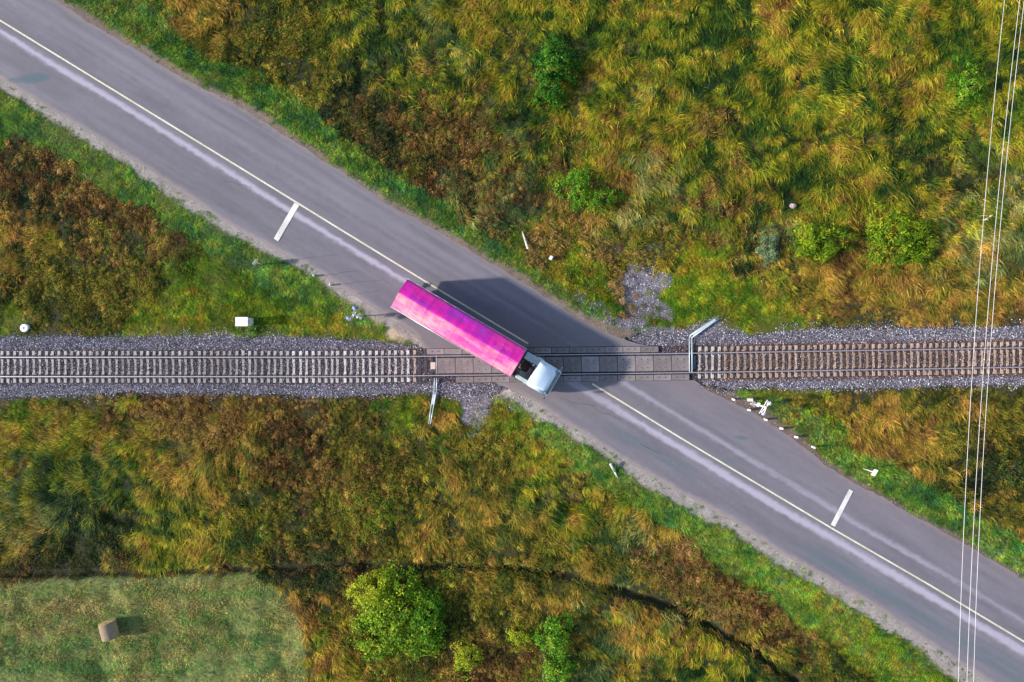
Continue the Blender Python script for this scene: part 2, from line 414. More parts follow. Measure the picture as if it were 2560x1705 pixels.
 (1900, 1000, 40, 'triG', 1.3), (1960, 1010, 45, 'triG', 1.2), (2050, 1000, 50, 'triG', 1.0), (2020, 1060, 45, 'leafy', .9), (1980, 1060, 30, 'leafy', 1.0), (2080, 1110, 45, 'verge', 1.3), (2160, 1190, 42, 'verge', 1.6), (2230, 1230, 40, 'verge', 1.6), (2320, 1280, 40, 'verge', 1.6), (2400, 1330, 40, 'verge', 1.6), (2500, 1390, 40, 'verge', 1.6), (2560, 1430, 40, 'verge', 1.5),
 (2150, 1060, 60, 'gold', 1.2), (2230, 1090, 60, 'gold', 1.3), (2300, 1060, 60, 'gold', 1.1), (2250, 1150, 50, 'gold', 1.4), (2120, 1000, 40, 'olive', .8), (2250, 1000, 50, 'olive', .8), (2400, 1010, 60, 'olive', .9), (2520, 1010, 60, 'olive', 1.0), (2380, 1100, 60, 'gold', .8), (2520, 1100, 60, 'olive', 1.0), (2450, 1170, 55, 'dark', 1.3), (2550, 1190, 50, 'dark', 1.4), (2400, 1240, 45, 'gold', 1.1), (2490, 1290, 50, 'gold', .9), (2340, 1200, 45, 'olive', 1.0), (2550, 1300, 40, 'olive', 1.1), (2130, 1150, 30, 'dark', .8), (2450, 1060, 50, 'brown', .5),
]
def cpw(a, b, t, w_):
    if 960 < b < 1400 and a < 1700:
        return w_ * {'brown': .62, 'dark': .8, 'gold': 1.3, 'tallY': 1.3, 'dryfine': 1.1}.get(t, 1)
    return w_
CPa = np.array([(a, b, c, TYPES.index(t), cpw(a, b, t, w_)) for a, b, c, t, w_ in CP], float)

TRI_L = [(505, 585), (560, 560), (600, 585), (850, 760), (1010, 872), (900, 900), (300, 900), (300, 800), (345, 765), (430, 700), (512, 640)]
TRI_R = [(1700, 640), (1720, 590), (1770, 600), (1800, 660), (1880, 720), (1960, 745), (2060, 830), (1850, 850), (1690, 800)]
TRI_S = [(1780, 960), (2080, 965), (2080, 1000), (2010, 1010), (2000, 1060), (2080, 1130), (2000, 1130)]
def verge_width(u, side):
    if side > 0: return np.interp(u, [-60, -40, -22, -12, -4, 6, 14, 26, 60], [3.4, 3.3, 2.9, 2.3, 1.7, 1.4, 1.6, 2.9, 3.1])
    return np.interp(u, [-60, -20, -16, -8, 4, 10, 20, 32, 60], [3.1, 3.1, 2.6, 1.5, 1.5, 2.6, 3.1, 4.6, 5.0])
def veg_weights(px, py):
    """Nx len(TYPES) weights"""
    W = np.full((len(px), len(TYPES)), 1e-6)
    x, y = A(px, py)
    wx = px + (fbm(x, y, 2.6, 40) - .5) * 110
    wy = py + (fbm(x, y, 2.6, 41) - .5) * 110
    f = 1.0
    for a, b, c, t, w_ in CPa:
        W[:, int(t)] += w_ * np.exp(-((wx - a) ** 2 + (wy - b) ** 2) / (2 * (c * f) ** 2))
    for t in range(len(TYPES)):
        W[:, t] *= np.exp(2.6 * (fbm(x, y, 2.6, 60 + t) - .5) + 3.0 * (vn(x, y, 1.0, 80 + t) - .5))
    u, v = uv(x, y)
    nz = (fbm(x, y, 1.6, 44) - .5) * 1.6
    for side, d in ((1, v - up(u)), (-1, lo(u) - v)):
        g = (1 - sstep(-.35, .35, d + nz - verge_width(u, side))) * (d > -1)
        for t in range(len(TYPES)):
            if TYPES[t] != 'verge': W[:, t] *= 1 - .985 * g
        W[:, TYPES.index('verge')] += .55 * g
        if side < 0: W[:, TYPES.index('triG')] += .5 * g * sstep(24, 30, u)
    qx = wx * .12 + px * .88; qy = wy * .12 + py * .88
    for poly in (TRI_L, TRI_R, TRI_S):
        g = inside(qx, qy, poly)
        for t in range(len(TYPES)):
            if TYPES[t] not in ('triG', 'verge'): W[g, t] *= .03
        W[g, TYPES.index('triG')] += .35
    fld = inside(wx * .25 + px * .75, wy * .25 + py * .75, FIELD)
    W[fld] *= 1e-4
    W[fld, TYPES.index('mown')] = 1
    return W

# bare / gravelly places : (px, py, rx, ry, strength)
BARE = [(1625, 640, 66, 44, .75), (1600, 725, 62, 68, 1.0), (1645, 690, 46, 50, 1.0), (1655, 770, 30, 36, .9), (1560, 800, 60, 26, .9), (1500, 780, 40, 30, .5), (1590, 610, 55, 20, .45), (1660, 840, 90, 26, .9),
        (1185, 1010, 48, 50, 1.0), (1210, 1065, 24, 26, .8), (1160, 1085, 36, 16, .7), (1540, 690, 30, 30, .5), (1780, 830, 44, 34, .8), (1450, 730, 30, 20, .4), (1290, 1000, 45, 20, .6), (1810, 985, 50, 14, .8)]
SAND = [(930, 745, 60, 20, .6), (890, 735, 40, 16, .9), (960, 785, 50, 22, .8), (1010, 825, 46, 26, 1.0), (1300, 985, 60, 16, .7), (1390, 1050, 50, 16, .9), (1840, 1010, 40, 14, .6), (700, 622, 50, 10, .7)]
def blobs(px, py, L):
    x, y = A(px, py)
    wx = px + (fbm(x, y, 1.1, 91) - .5) * 60; wy = py + (fbm(x, y, 1.1, 92) - .5) * 60
    m = np.zeros(np.shape(px))
    for a, b, c, d, s in L:
        m = np.maximum(m, s * (1 - sstep(.6, 1.15, np.hypot((wx - a) / c, (wy - b) / d))))
    return m

def shoulder_w(u, side):
    """width in metres of the gravel shoulder, changing along the road"""
    if side < 0:
        a = np.interp(u, [-60, -40, -20, -8, -2, 8, 20, 40, 60], [1.0, 1.0, .85, .8, 1.3, .9, 1.15, 1.3, 1.3])
    else:
        a = np.interp(u, [-60, -45, -25, -10, 0, 10, 18, 30, 60], [.9, .75, .6, .5, .8, 1.1, .9, .45, .5])
    x, y = xy(u, np.zeros_like(u))
    return a * .8 * (.55 + .9 * fbm(x, y, 3, 95 + side))

# ------------------------------------------------------------------ terrain sheet
def axis(a, b, step, far):
    c = np.arange(a, b + step * .5, step)
    k = 1.22 ** np.arange(1, 30) * step
    o = np.cumsum(k); o = o[o < far]
    return np.concatenate([(a - o)[::-1], c, b + o])
gx = axis(-52, 52, .2, 600); gy = axis(-38, 38, .2, 600)
X, Y = np.meshgrid(gx, gy)
Z = ground_z(X, Y)
nx = len(gx); ny = len(gy)
idx = np.arange(nx * ny).reshape(ny, nx)
faces = np.stack([idx[:-1, :-1], idx[:-1, 1:], idx[1:, 1:], idx[1:, :-1]], -1).reshape(-1, 4)
px = X.ravel() / SP + 1280; py = 852.5 - Y.ravel() / SP
soil = np.array([.034, .034, .015]); grav = np.array([.17, .155, .175]); sand = np.array([.36, .29, .2]); mow = lin((112, 124, 70))
c = np.tile(soil, (len(px), 1))
inn = inside(px, py, FIELD).astype(float)[:, None]
fs = fbm(X.ravel() * .35, Y.ravel(), 1.1, 7)[:, None]
mowc = mow * (.75 + .4 * fs) + np.clip(fs - .5, 0, 1) * np.array([.10, .05, .0])
c = c * (1 - inn) + mowc * inn
tri = (veg_weights(px, py).argmax(1))
for t, cc in (('triG', (92, 96, 32)), ('verge', (78, 92, 42))):
    c[tri == TYPES.index(t)] = lin(cc) * .7
outm = ((np.abs(X.ravel()) > 51) | (np.abs(Y.ravel()) > 37))[:, None]
fm_ = fbm(X.ravel(), Y.ravel(), 14, 8)[:, None]
c = np.where(outm & (inn < .5), lin((112, 112, 40)) * (.6 + .8 * fm_) * .9, c)
b_ = blobs(px, py, BARE)[:, None]; s_ = blobs(px, py, SAND)[:, None]
gn = (.6 + .8 * fbm(X.ravel(), Y.ravel(), .5, 12))[:, None]
c = c * (1 - b_) + grav * gn * b_
c = c * (1 - s_) + sand * gn * s_
u_, v_ = uv(X.ravel(), Y.ravel())
for side in (1, -1):
    d = (v_ - up(u_)) if side > 0 else (lo(u_) - v_)
    wd = shoulder_w(u_, side)
    m = ((1 - sstep(wd * .75, wd * 1.25, d + (fbm(X.ravel(), Y.ravel(), .6, 33) - .5) * .5)) * (d > -.6))[:, None]
    sc = np.array([.17, .13, .10]) if side > 0 else np.array([.27, .245, .225])
    far = (u_ > 12)[:, None] & (side > 0)
    sc = np.where(far, np.array([.13, .095, .08]), sc)
    c = c * (1 - m) + sc * gn * m
ground_mat = vcol_mat('soil_and_turf', fine=9, fine_amt=.5, bmp=.6, bd=.05)
ground = bpy.data.objects.new('ground', raw_mesh('ground', np.stack([X.ravel(), Y.ravel(), Z.ravel()], -1), faces, ground_mat, c, True))
tag(link(ground), kind='structure')

# ------------------------------------------------------------------ asphalt road
ROADZ = .27
us = np.arange(-75, 75, .16); vs = np.linspace(0, 1, 90)
U, T = np.meshgrid(us, vs, indexing='ij')
UX, UY = xy(U, 0 * U)
jit = (fbm(UX, UY, .7, 21, 3) - .5) * .28
lo_, up_ = lo(U) - jit, up(U) + (fbm(UX, UY, .8, 22, 3) - .5) * .25
V = lo_ + (up_ - lo_) * T
RX, RY = xy(U, V)
RPX = RX / SP + 1280; RPY = 852.5 - RY / SP
off = V - cl(U)
n1 = fbm(U * .12, V, .5, 23, 4); n2 = fbm(RX, RY, .35, 24, 3); n3 = fbm(U * .25, V * .8, 2.2, 25, 3); n4 = fbm(U * .06, V * 1.0, .35, 29, 3)
base = np.array([.150, .142, .166])[None, None]
cc = base * (.72 + .46 * n1 + .14 * n2)[..., None]
def band(o, c0, w0, soft): return np.exp(-np.abs((o - c0) / w0) ** soft)
def addband(cc, amt, colr): return cc * (1 - amt[..., None]) + np.array(colr) * amt[..., None]
# worn pale wheel path beside the centre line
rag = (n2 - .5) * .25 + (n4 - .5) * .3
p1x = np.array([-60, -44, -20, -4, 4, 10, 25, 60]); p1 = np.interp(U, p1x, [-.78, -.75, -.82, -.85, -.8, -.72, -.76, -.7])
p1w = np.interp(U, p1x, [.22, .23, .24, .23, .2, .25, .31, .34])
a1 = band(off + rag, p1, p1w, 3) * np.interp(U, [-60, -8, -4, 0, 4, 7, 60], [.82, .82, .55, .3, .45, .8, .8])
cc = addband(cc, a1 * np.clip(.7 + .7 * n4, 0, 1), (.40, .38, .46))
a2 = band(off + rag, np.interp(U, [-60, 5, 10, 60], [1.9, 1.9, 1.45, 1.35]), .2, 2.5) * np.interp(U, [-60, -5, 5, 9, 60], [.14, .14, .2, .62, .55]) * np.clip(n4 + .35, 0, 1)
cc = addband(cc, a2 * 1.1, (.35, .335, .40))
a3 = band(off, 2.7, .35, 2) * np.interp(U, [-60, 0, 10, 60], [.2, .2, .05, .05]) + band(off, 3.6, .12, 2) * .18 * (U < 5)
cc = addband(cc, a3 * np.clip(n4 + .3, 0, 1), (.33, .315, .37))
# darker oily lanes
a4 = band(off, -2.3, .55, 2) * .32 + band(off, 1.0, .45, 2) * .16 * (U > 0) + band(off, 2.6, .6, 2) * .15 * (U > 4)
cc = addband(cc, a4 * np.clip(n3 * 1.3, 0, 1), (.135, .13, .155))
# greenish damp-looking repair stains
st = band(off, -2.2, .33, 3) * sstep(9, 12, U) * (1 - sstep(17, 22, U)) * .7 + band(off, -2.6, .6, 3) * sstep(27, 32, U) * .75 + band(off, -1.7, .14, 3) * sstep(27, 34, U) * .4
st = st * np.clip(n4 * 1.7, 0, 1)
def spot(px0, py0, rx, ry, s, ang=0.0):
    dx = RPX - px0; dy = RPY - py0
    ca, sa = math.cos(ang), math.sin(ang)
    return s * (1 - sstep(.5, 1.1, np.hypot((dx * ca + dy * sa) / rx, (-dx * sa + dy * ca) / ry)))
for q in [(90, 198, 52, 15, 1.0, -.10), (50, 203, 40, 8, .8, 0), (1850, 1093, 22, 6, .8, .1), (1430, 1010, 20, 7, .5, 0), (1820, 1150, 60, 9, .3, -.15), (1570, 1105, 40, 7, .5, .5), (1700, 1160, 60, 10, .4, .5)]:
    st = np.maximum(st, spot(*q))
cc = addband(cc, st * .9, (.085, .125, .145))
# brown dirt near the crossing and along the edges
ed = np.minimum(up(U) - V, V - lo(U))
dirt = (1 - sstep(.0, .55, ed + (n2 - .5) * .5)) * .75
cc = addband(cc, dirt * np.clip(.35 + n3, 0, 1), (.27, .225, .21))
dc = (1 - sstep(.8, 5.5, np.abs(RY - trk(RX)))) * .8 * np.clip(n3 * 1.4, 0, 1)
cc = addband(cc, dc, (.17, .145, .145))
dr_ = sstep(2.3, 3.6, off) * (U > 8) * .4
cc = addband(cc, dr_ * n3, (.24, .185, .2))
ri = np.arange(U.size).reshape(U.shape)
rf = np.stack([ri[:-1, :-1], ri[1:, :-1], ri[1:, 1:], ri[:-1, 1:]], -1).reshape(-1, 4)
crown = ROADZ - .011 * np.abs(off) - .028 * (1 - sstep(0, .35, ed))
road_mat = vcol_mat('asphalt', fine=22, fine_amt=.24, rough=.85, bmp=.25, bd=.008, spec=.3)
rme = raw_mesh('road', np.stack([RX.ravel(), RY.ravel(), crown.ravel()], -1), rf, road_mat, cc.reshape(-1, 3), True)
def clipped(me, side, off_m):
    bm = bmesh.new(); bm.from_mesh(me)
    x0, x1 = -7.5, 15.5
    a = Vector((x0, float(trk(x0)), 0)); b = Vector((x1, float(trk(x1)), 0))
    d = (b - a).normalized(); n = Vector((-d.y, d.x, 0)) * side
    bmesh.ops.bisect_plane(bm, geom=bm.verts[:] + bm.edges[:] + bm.faces[:], plane_co=a + n * off_m, plane_no=n, clear_inner=True, clear_outer=False)
    be = [e for e in bm.edges if len(e.link_faces) == 1]
    for e in be: e.smooth = False
    r = bmesh.ops.extrude_edge_only(bm, edges=be)
    for f in r['geom']:
        if isinstance(f, bmesh.types.BMFace): f.smooth = False
    for v in r['geom']:
        if isinstance(v, bmesh.types.BMVert): v.co.z -= .3
    return bm
bmA = clipped(rme, 1, 1.435); bmB = clipped(rme, -1, 1.435)
tmp = bpy.data.meshes.new('road_half'); bmB.to_mesh(tmp); bmA.from_mesh(tmp); bmB.free()
road = from_bm('road', bmA, road_mat)
tag(road, kind='structure')
bpy.data.meshes.remove(rme); bpy.data.meshes.remove(tmp)

def sheet_uv(name, ulist, vc, width, z, mat, parent=None, ragged=0):
    n = len(ulist); vv = []
    for k, u in enumerate(ulist):
        v = float(vc(u)); wl = width / 2
        for s in (-1, 1):
            x, y = xy(u, v + s * (wl + ragged * (rng.random() - .5)))
            vv.append((x, y, z - .012 * 0))
    f = [(2 * k, 2 * k + 2, 2 * k + 3, 2 * k + 1) for k in range(n - 1)]
    me = raw_mesh(name, vv, f, mat)
    o = bpy.data.objects.new(name, me)
    return link(o, parent)
def paint_mat(name, c0, c1, worn):
    m, t, b = new_mat(name)
    n = noise(t, 6, 8, .75); n2 = noise(t, .7, 3)
    r = ramp(t, n2.outputs[0], [(.35, c0), (.65, c1)])
    r2 = ramp(t, n.outputs[0], [(worn, (1, 1, 1)), (worn + .08, (0, 0, 0))])
    cm = mixc(t, r.outputs[0], (.25, .24, .26), r2.outputs[0])
    t.links.new(cm, b.inputs['Base Color']); b.inputs['Roughness'].default_value = .6
    n.inputs['Scale'].default_value = 14
    # ramp direction: paint shows where noise is above the wear level
    r2.color_ramp.elements[0].color = (1, 1, 1, 1); r2.color_ramp.elements[1].color = (0, 0, 0, 1)
    return m
line_mat = paint_mat('road_paint_line', (.74, .71, .54), (.60, .55, .36), .40)
stop_mat = paint_mat('road_paint_bar', (.82, .82, .80), (.58, .57, .52), .40)
def pu(px, py):
    x, y = A(px, py); return float(uv(x, y)[0])
l1 = sheet_uv('centre_line', np.arange(-75, pu(1325, 862), .25), cl, .13, ROADZ + .005, line_mat, road)
l2 = sheet_uv('centre_line', np.arange(pu(1480, 959), 75, .25), cl, .13, ROADZ + .005, line_mat, road)
def bar(p0, p1, wd, name):
    a = P(*p0, ROADZ); b = P(*p1, ROADZ)
    d = (b - a).normalized(); n = Vector((-d.y, d.x, 0)) * wd / 2
    k = 8; vv = []
    for i in range(k + 1):
        c_ = a.lerp(b, i / k)
        for s in (-1, 1):
            q = c_ + n * s; vv.append((q.x, q.y, ROADZ + .009))
    f = [(2 * i, 2 * i + 2, 2 * i + 3, 2 * i + 1) for i in range(k)]
    return link(bpy.data.objects.new(name, raw_mesh(name, vv, f, stop_mat)), road)
bar((742, 510), (690, 600), .44, 'stop_line')
bar((2128, 1225), (2082, 1314), .38, 'stop_line')
# cracks in the asphalt: thin tarred strips
crack_mat = simple('tar_crack', (.05, .048, .055), (.09, .085, .095), 8, .7)
bm = bmesh.new()
def crack(pts, wd=.035):
    P0 = [P(x, y, ROADZ) for x, y in pts]; Q = []
    for a, b in zip(P0[:-1], P0[1:]):
        for k in range(8):
            q = a.lerp(b, k / 8); q.y += (rng.random() - .5) * .12; q.x += (rng.random() - .5) * .04; Q.append(q)
    pv = None
    for q in Q:
        wv = wd * (.4 + rng.random())
        u0, v0 = uv(q.x, q.y)
        zz = ROADZ - .011 * abs(v0 - float(cl(u0))) + .006
        a = bm.verts.new((q.x, q.y - wv / 2, zz)); b = bm.verts.new((q.x, q.y + wv / 2, zz))
        if pv: bm.faces.new((pv[0], a, b, pv[1]))
        pv = (a, b)
for p in [[(752, 648), (830, 638), (850, 640)], [(812, 688), (860, 681), (900, 676)], [(850, 712), (905, 703), (960, 700)], [(895, 736), (960, 722)], [(560, 452), (640, 470)],
          [(1480, 1015), (1500, 1030), (1560, 1050)], [(1400, 995), (1440, 1008), (1500, 1014)], [(1600, 1110), (1660, 1140)]]:
    crack(p)
from_bm('crack', bm, crack_mat, road)

# ------------------------------------------------------------------ ballast bed
bx = np.arange(-60, 60, .2); bt = np.linspace(0, 1, 36)
BX, BT = np.meshgrid(bx, bt, indexing='ij')
tc = trk(BX)
eu = bup(BX) + (fbm(BX, BX * 0, .9, 31) - .5) * .7; el = blo(BX) - (fbm(BX, BX * 0 + 5, .9, 32) - .5) * .7
BY = el + (eu - el) * BT
dd = np.abs(BY - tc)
edge = np.minimum(BY - el, eu - BY)
BZ = .055 - .17 * sstep(1.45, 2.8, dd) + (fbm(BX, BY, .35, 34) - .5) * .05
BZ = np.where(edge < .01, BZ - .12, BZ)
bn = fbm(BX, BY, 1.4, 35)
bc = np.array([.13, .122, .155]) * (.7 + .6 * bn)[..., None]
rust = ((dd < 1.5) * (.35 + .9 * sstep(13, 22, BX)) * np.clip(fbm(BX, BY, 2, 36) * 1.5, 0, 1))[..., None] * .8
bc = bc * (1 - rust) + np.array([.11, .066, .054]) * rust
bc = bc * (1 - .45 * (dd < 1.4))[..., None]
mud = (sstep(.45, .7, fbm(BX, BY, 2.4, 37)) * sstep(1.5, 2.3, dd))[..., None] * .35
bc = bc * (1 - mud) + np.array([.10, .10, .07]) * mud
bi = np.arange(BX.size).reshape(BX.shape)
bf = np.stack([bi[:-1, :-1], bi[1:, :-1], bi[1:, 1:], bi[:-1, 1:]], -1).reshape(-1, 4)
ball_mat = vcol_mat('ballast_stone', fine=6, fine_amt=.2, bmp=1.0, bd=.05, voro=16)
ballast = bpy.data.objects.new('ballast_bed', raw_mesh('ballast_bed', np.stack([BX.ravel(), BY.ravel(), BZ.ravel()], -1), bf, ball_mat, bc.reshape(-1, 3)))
tag(link(ballast), kind='structure')

# ------------------------------------------------------------------ instanced stuff (grass, weeds, stones)
def scatter(name, proto_me, pts, rot, scl, tint, label=None, cat=None):
    me = bpy.data.meshes.new(name)
    n = len(pts)
    me.vertices.add(n); me.vertices.foreach_set('co', np.asarray(pts, np.float32).ravel())
    for an, arr in (('rot', rot), ('scl', scl)):
        a = me.attributes.new(an, 'FLOAT_VECTOR', 'POINT'); a.data.foreach_set('vector', np.asarray(arr, np.float32).ravel())
    a = me.attributes.new('tint', 'FLOAT_COLOR', 'POINT')
    c4 = np.ones((n, 4), np.float32); c4[:, :3] = tint; a.data.foreach_set('color', c4.ravel())
    me.update()
    o = link(bpy.data.objects.new(name, me))
    pr = bpy.data.objects.new(name + '_clump', proto_me)
    ng = bpy.data.node_groups.new('scatter_' + name, 'GeometryNodeTree')
    ng.interface.new_socket('Geometry', in_out='INPUT', socket_type='NodeSocketGeometry')
    ng.interface.new_socket('Geometry', in_out='OUTPUT', socket_type='NodeSocketGeometry')
    gi = ng.nodes.new('NodeGroupInput'); go = ng.nodes.new('NodeGroupOutput')
    io = ng.nodes.new('GeometryNodeInstanceOnPoints'); oi = ng.nodes.new('GeometryNodeObjectInfo')
    m2p = ng.nodes.new('GeometryNodeMeshToPoints')
    oi.inputs['Object'].default_value = pr
    ra = ng.nodes.new('GeometryNodeInputNamedAttribute'); ra.data_type = 'FLOAT_VECTOR'; ra.inputs[0].default_value = 'rot'
    sa = ng.nodes.new('GeometryNodeInputNamedAttribute'); sa.data_type = 'FLOAT_VECTOR'; sa.inputs[0].default_value = 'scl'
    e2r = ng.nodes.new('FunctionNodeEulerToRotation')
    L = ng.links.new
    L(gi.outputs[0], m2p.inputs['Mesh']); L(m2p.outputs[0], io.inputs['Points']); L(oi.outputs['Geometry'], io.inputs['Instance'])
    L(ra.outputs['Attribute'], e2r.inputs[0]); L(e2r.outputs[0], io.inputs['Rotation']); L(sa.outputs['Attribute'], io.inputs['Scale'])
    L(io.outputs[0], go.inputs[0])
    md = o.modifiers.new('scatter', 'NODES'); md.node_group = ng
    tag(o, label, cat, kind='stuff')
    return o

GM = leaf_mat('grass_blade', True, .18)
def blades_mesh(name, n, length, spread, lean, width, seed, up_=1.0, fan=.5, seg=3, radius=.3, droop=.6):
    r = np.random.default_rng(seed)
    V_ = []; F_ = []; C_ = []
    for k in range(n):
        a0 = r.normal(0, fan)
        root = np.array([r.normal(0, radius * .5), r.normal(0, radius * .6), 0])
        Ld = length * (.55 + .6 * r.random()); wd = width * (.7 + .6 * r.random())
        h = np.array([math.cos(a0), math.sin(a0)])
        p = root.copy(); el = R(85) - lean * r.random() * .6 - lean * .3
        sh = .42 + 1.0 * r.random() ** 1.3; hue = r.normal(0, .09)
        colr = np.array([sh * (1 + hue), sh, sh * (1 - abs(hue))])
        tw = r.random() * math.pi
        b0 = len(V_)
        for s in range(seg + 1):
            t = s / seg
            ww = wd * (1 - t) ** .7 * (1 if s else .7) + .002
            side = np.array([-h[1], h[0], 0]) * math.cos(tw * .35) + np.array([0, 0, 1]) * math.sin(tw * .35) * .6
            V_.append(p - side * ww / 2); V_.append(p + side * ww / 2)
            C_ += [colr * (.9 + .2 * t)] * 2
            if s < seg:
                st_ = Ld / seg
                p = p + st_ * np.array([h[0] * math.cos(el), h[1] * math.cos(el), math.sin(el) * up_])
                el -= droop * (.5 + r.random())
                p[2] = max(p[2], .02)
        for s in range(seg):
            F_.append((b0 + 2 * s, b0 + 2 * s + 1, b0 + 2 * s + 3, b0 + 2 * s + 2))
    return raw_mesh(name, np.array(V_), np.array(F_), GM, np.array(C_))

def leaves_mesh(name, n, rad, hgt, size, seed, mat=None, flat=.6):
    r = np.random.default_rng(seed)
    V_ = []; F_ = []; C_ = []
    for k in range(n):
        a = r.random() * 2 * math.pi; q = math.sqrt(r.random()) * rad
        z = hgt * (1 - (q / rad) ** 2) * (.3 + .7 * r.random()) + .02
        c0 = np.array([math.cos(a) * q, math.sin(a) * q, z])
        d = r.normal(0, 1, 3); d[2] = abs(d[2]) * (1 - flat); d /= np.linalg.norm(d)
        s2 = np.cross(d, r.normal(0, 1, 3) * np.array([.5, .5, .5]) + np.array([0, 0, flat * 2.0])); s2 /= np.linalg.norm(s2) + 1e-9
        L_ = size * (.6 + .9 * r.random()); W_ = L_ * (.3 + .25 * r.random())
        b0 = len(V_)
        V_ += [c0 - d * L_ / 2, c0 + s2 * W_ / 2, c0 + d * L_ / 2, c0 - s2 * W_ / 2]
        F_.append((b0, b0 + 1, b0 + 2, b0 + 3))
        sh = .55 + .85 * r.random(); hue = r.normal(0, .1)
        C_ += [[sh * (1 + hue), sh, sh * (1 - abs(hue))]] * 4
    return raw_mesh(name, np.array(V_), np.array(F_), mat or GM, np.array(C_))

def flow(px, py):
    x, y = A(px, py)
    a = -90 + (fbm(x, y, 5.5, 50) - .5) * 260 + (fbm(x, y, 1.6, 51) - .5) * 90
    a = a - 60 * np.exp(-(((px - 150) / 400) ** 2 + ((py - 1200) / 250) ** 2))
    return np.radians(a)

def candidates(dens, x0=-51, x1=51, y0=-37, y1=37):
    st = 1 / math.sqrt(dens)
    a, b = np.meshgrid(np.arange(x0, x1, st), np.arange(y0, y1, st))
    a = a.ravel() + (rng.random(a.size) - .5) * st * 1.5; b = b.ravel() + (rng.random(b.size) - .5) * st * 1.5
    return a, b

SHRUB_HOLES = []
def keep_mask(x, y, m_road=.0, m_ball=0.05, sparse=.06):
    px = x / SP + 1280; py = 852.5 - y / SP
    u, v = uv(x, y)
    dr = np.maximum(v - up(u), lo(u) - v)
    side = np.where(v - up(u) > lo(u) - v, 1, -1)
    wd = np.where(side > 0, shoulder_w(u, 1), shoulder_w(u, -1))
    r = rng.random(len(x))
    k = dr > m_road
    edge_n = (fbm(x, y, .8, 99) - .5) * .9
    ps = sstep(wd * .7, wd * 1.25, dr + edge_n) * (1 - sparse) + sparse * (dr > .1) + .55 * ((dr < .3) & (fbm(x, y, 1.3, 98) > .6) & (side < 0))
    k &= r < ps
    e2 = (fbm(x, y, .8, 97) - .5) * .8
    k &= ~((y < bup(x) + m_ball + e2 * .6) & (y > blo(x) - m_ball - e2 * .6)) | ((rng.random(len(x)) < .012) & (np.abs(y - trk(x)) > 1.5) & (dr > .2))
    k &= rng.random(len(x)) > np.clip(blobs(px, py, BARE) * 1.0 - .06, 0, 1)
    k &= rng.random(len(x)) > np.clip(blobs(px, py, SAND) * 1.1, 0, 1)
    return k, px, py

def palette(names, x, y, seed):
    """names: array of type indexes -> colours"""
    out = np.zeros((len(x), 3))
    jt = np.where(np.isin(names, [TYPES.index('mown'), TYPES.index('verge'), TYPES.index('triG')]), .05, 0)
    q = np.clip((fbm(x, y, .8, seed, 2) * .6 + fbm(x, y, 5, seed + 3, 2) * .4) * 2.6 - .85 + rng.normal(0, 1, len(x)) * (.16 + jt), 0, .999)
    for t, nme in enumerate(TYPES):
        m = names == t
        if not m.any(): continue
        p = lin(np.array(PAL[nme])); k = q[m] * (len(p) - 1); i = k.astype(int); f = (k - i)[:, None]
        out[m] = p[i] * (1 - f) + p[np.minimum(i + 1, len(p) - 1)] * f
    fm = names == TYPES.index('mown')
    if fm.any():      # hay swaths: straw lies in rows along the field, thicker near its upper edge
        sw = (.5 + .5 * np.sin(y[fm] * 3.1 + 2.0 * fbm(x[fm], y[fm], 9, 14))) * .68 + .3 * np.exp(-((x[fm] + 17.9) / 1.0) ** 2) + .6 * fbm(x[fm] * .3, y[fm], .9, 15) + .35 * np.exp(-((y[fm] + 21.2) / 1.6) ** 2)
        out[fm] = out[fm] * (1 - np.clip(sw - .55, 0, .6)[:, None]) + lin(np.array((178, 156, 100))) * np.clip(sw - .55, 0, .6)[:, None]
    br = (.34 + 1.22 * fbm(x, y, .6, seed + 5, 2))[:, None] * np.exp(rng.normal(0, 1, len(x)) * (.2 + jt))[:, None]  # noise paints shaded gaps between tufts into the tint, plus random tone
    return out * br * GAIN * np.where(np.isin(names, [TYPES.index('mown'), TYPES.index('verge'), TYPES.index('triG')]), 1.14, 1)[:, None]

GAIN = 1.22
tall_t = [TYPES.index(t) for t in ('tallY', 'tallG', 'gold')]
forb_t = [TYPES.index(t) for t in ('brown', 'olive', 'dark', 'leafy', 'dryfine')]
short_t = [TYPES.index(t) for t in ('verge', 'triG', 'mown')]

tallP = [blades_mesh('tall_blades', 26, .86 + .06 * s, .5, 1.0, .040, s, fan=.26 + .08 * s, radius=.34, droop=.5, seg=4) for s in range(5)]
forbP = [leaves_mesh('weed_leaves', 80, .42, .55, .15, 20 + s) for s in range(3)]
stalkP = [blades_mesh('weed_stalks', 26, .55, .5, .6, .035, 30 + s, fan=3.0, radius=.38, droop=.3) for s in range(2)]
shortP = [blades_mesh('short_blades', 20, .40, .5, .9, .030, 40 + s, fan=.8, radius=.2, droop=.5) for s in range(3)]
lowP = [leaves_mesh('low_leaves', 60, .45, .22, .14, 60 + s) for s in range(2)]
mownP = [blades_mesh('mown_blades', 20, .17, .5, .8, .035, 50 + s, fan=2.5, radius=.2, droop=.3) for s in range(2)]

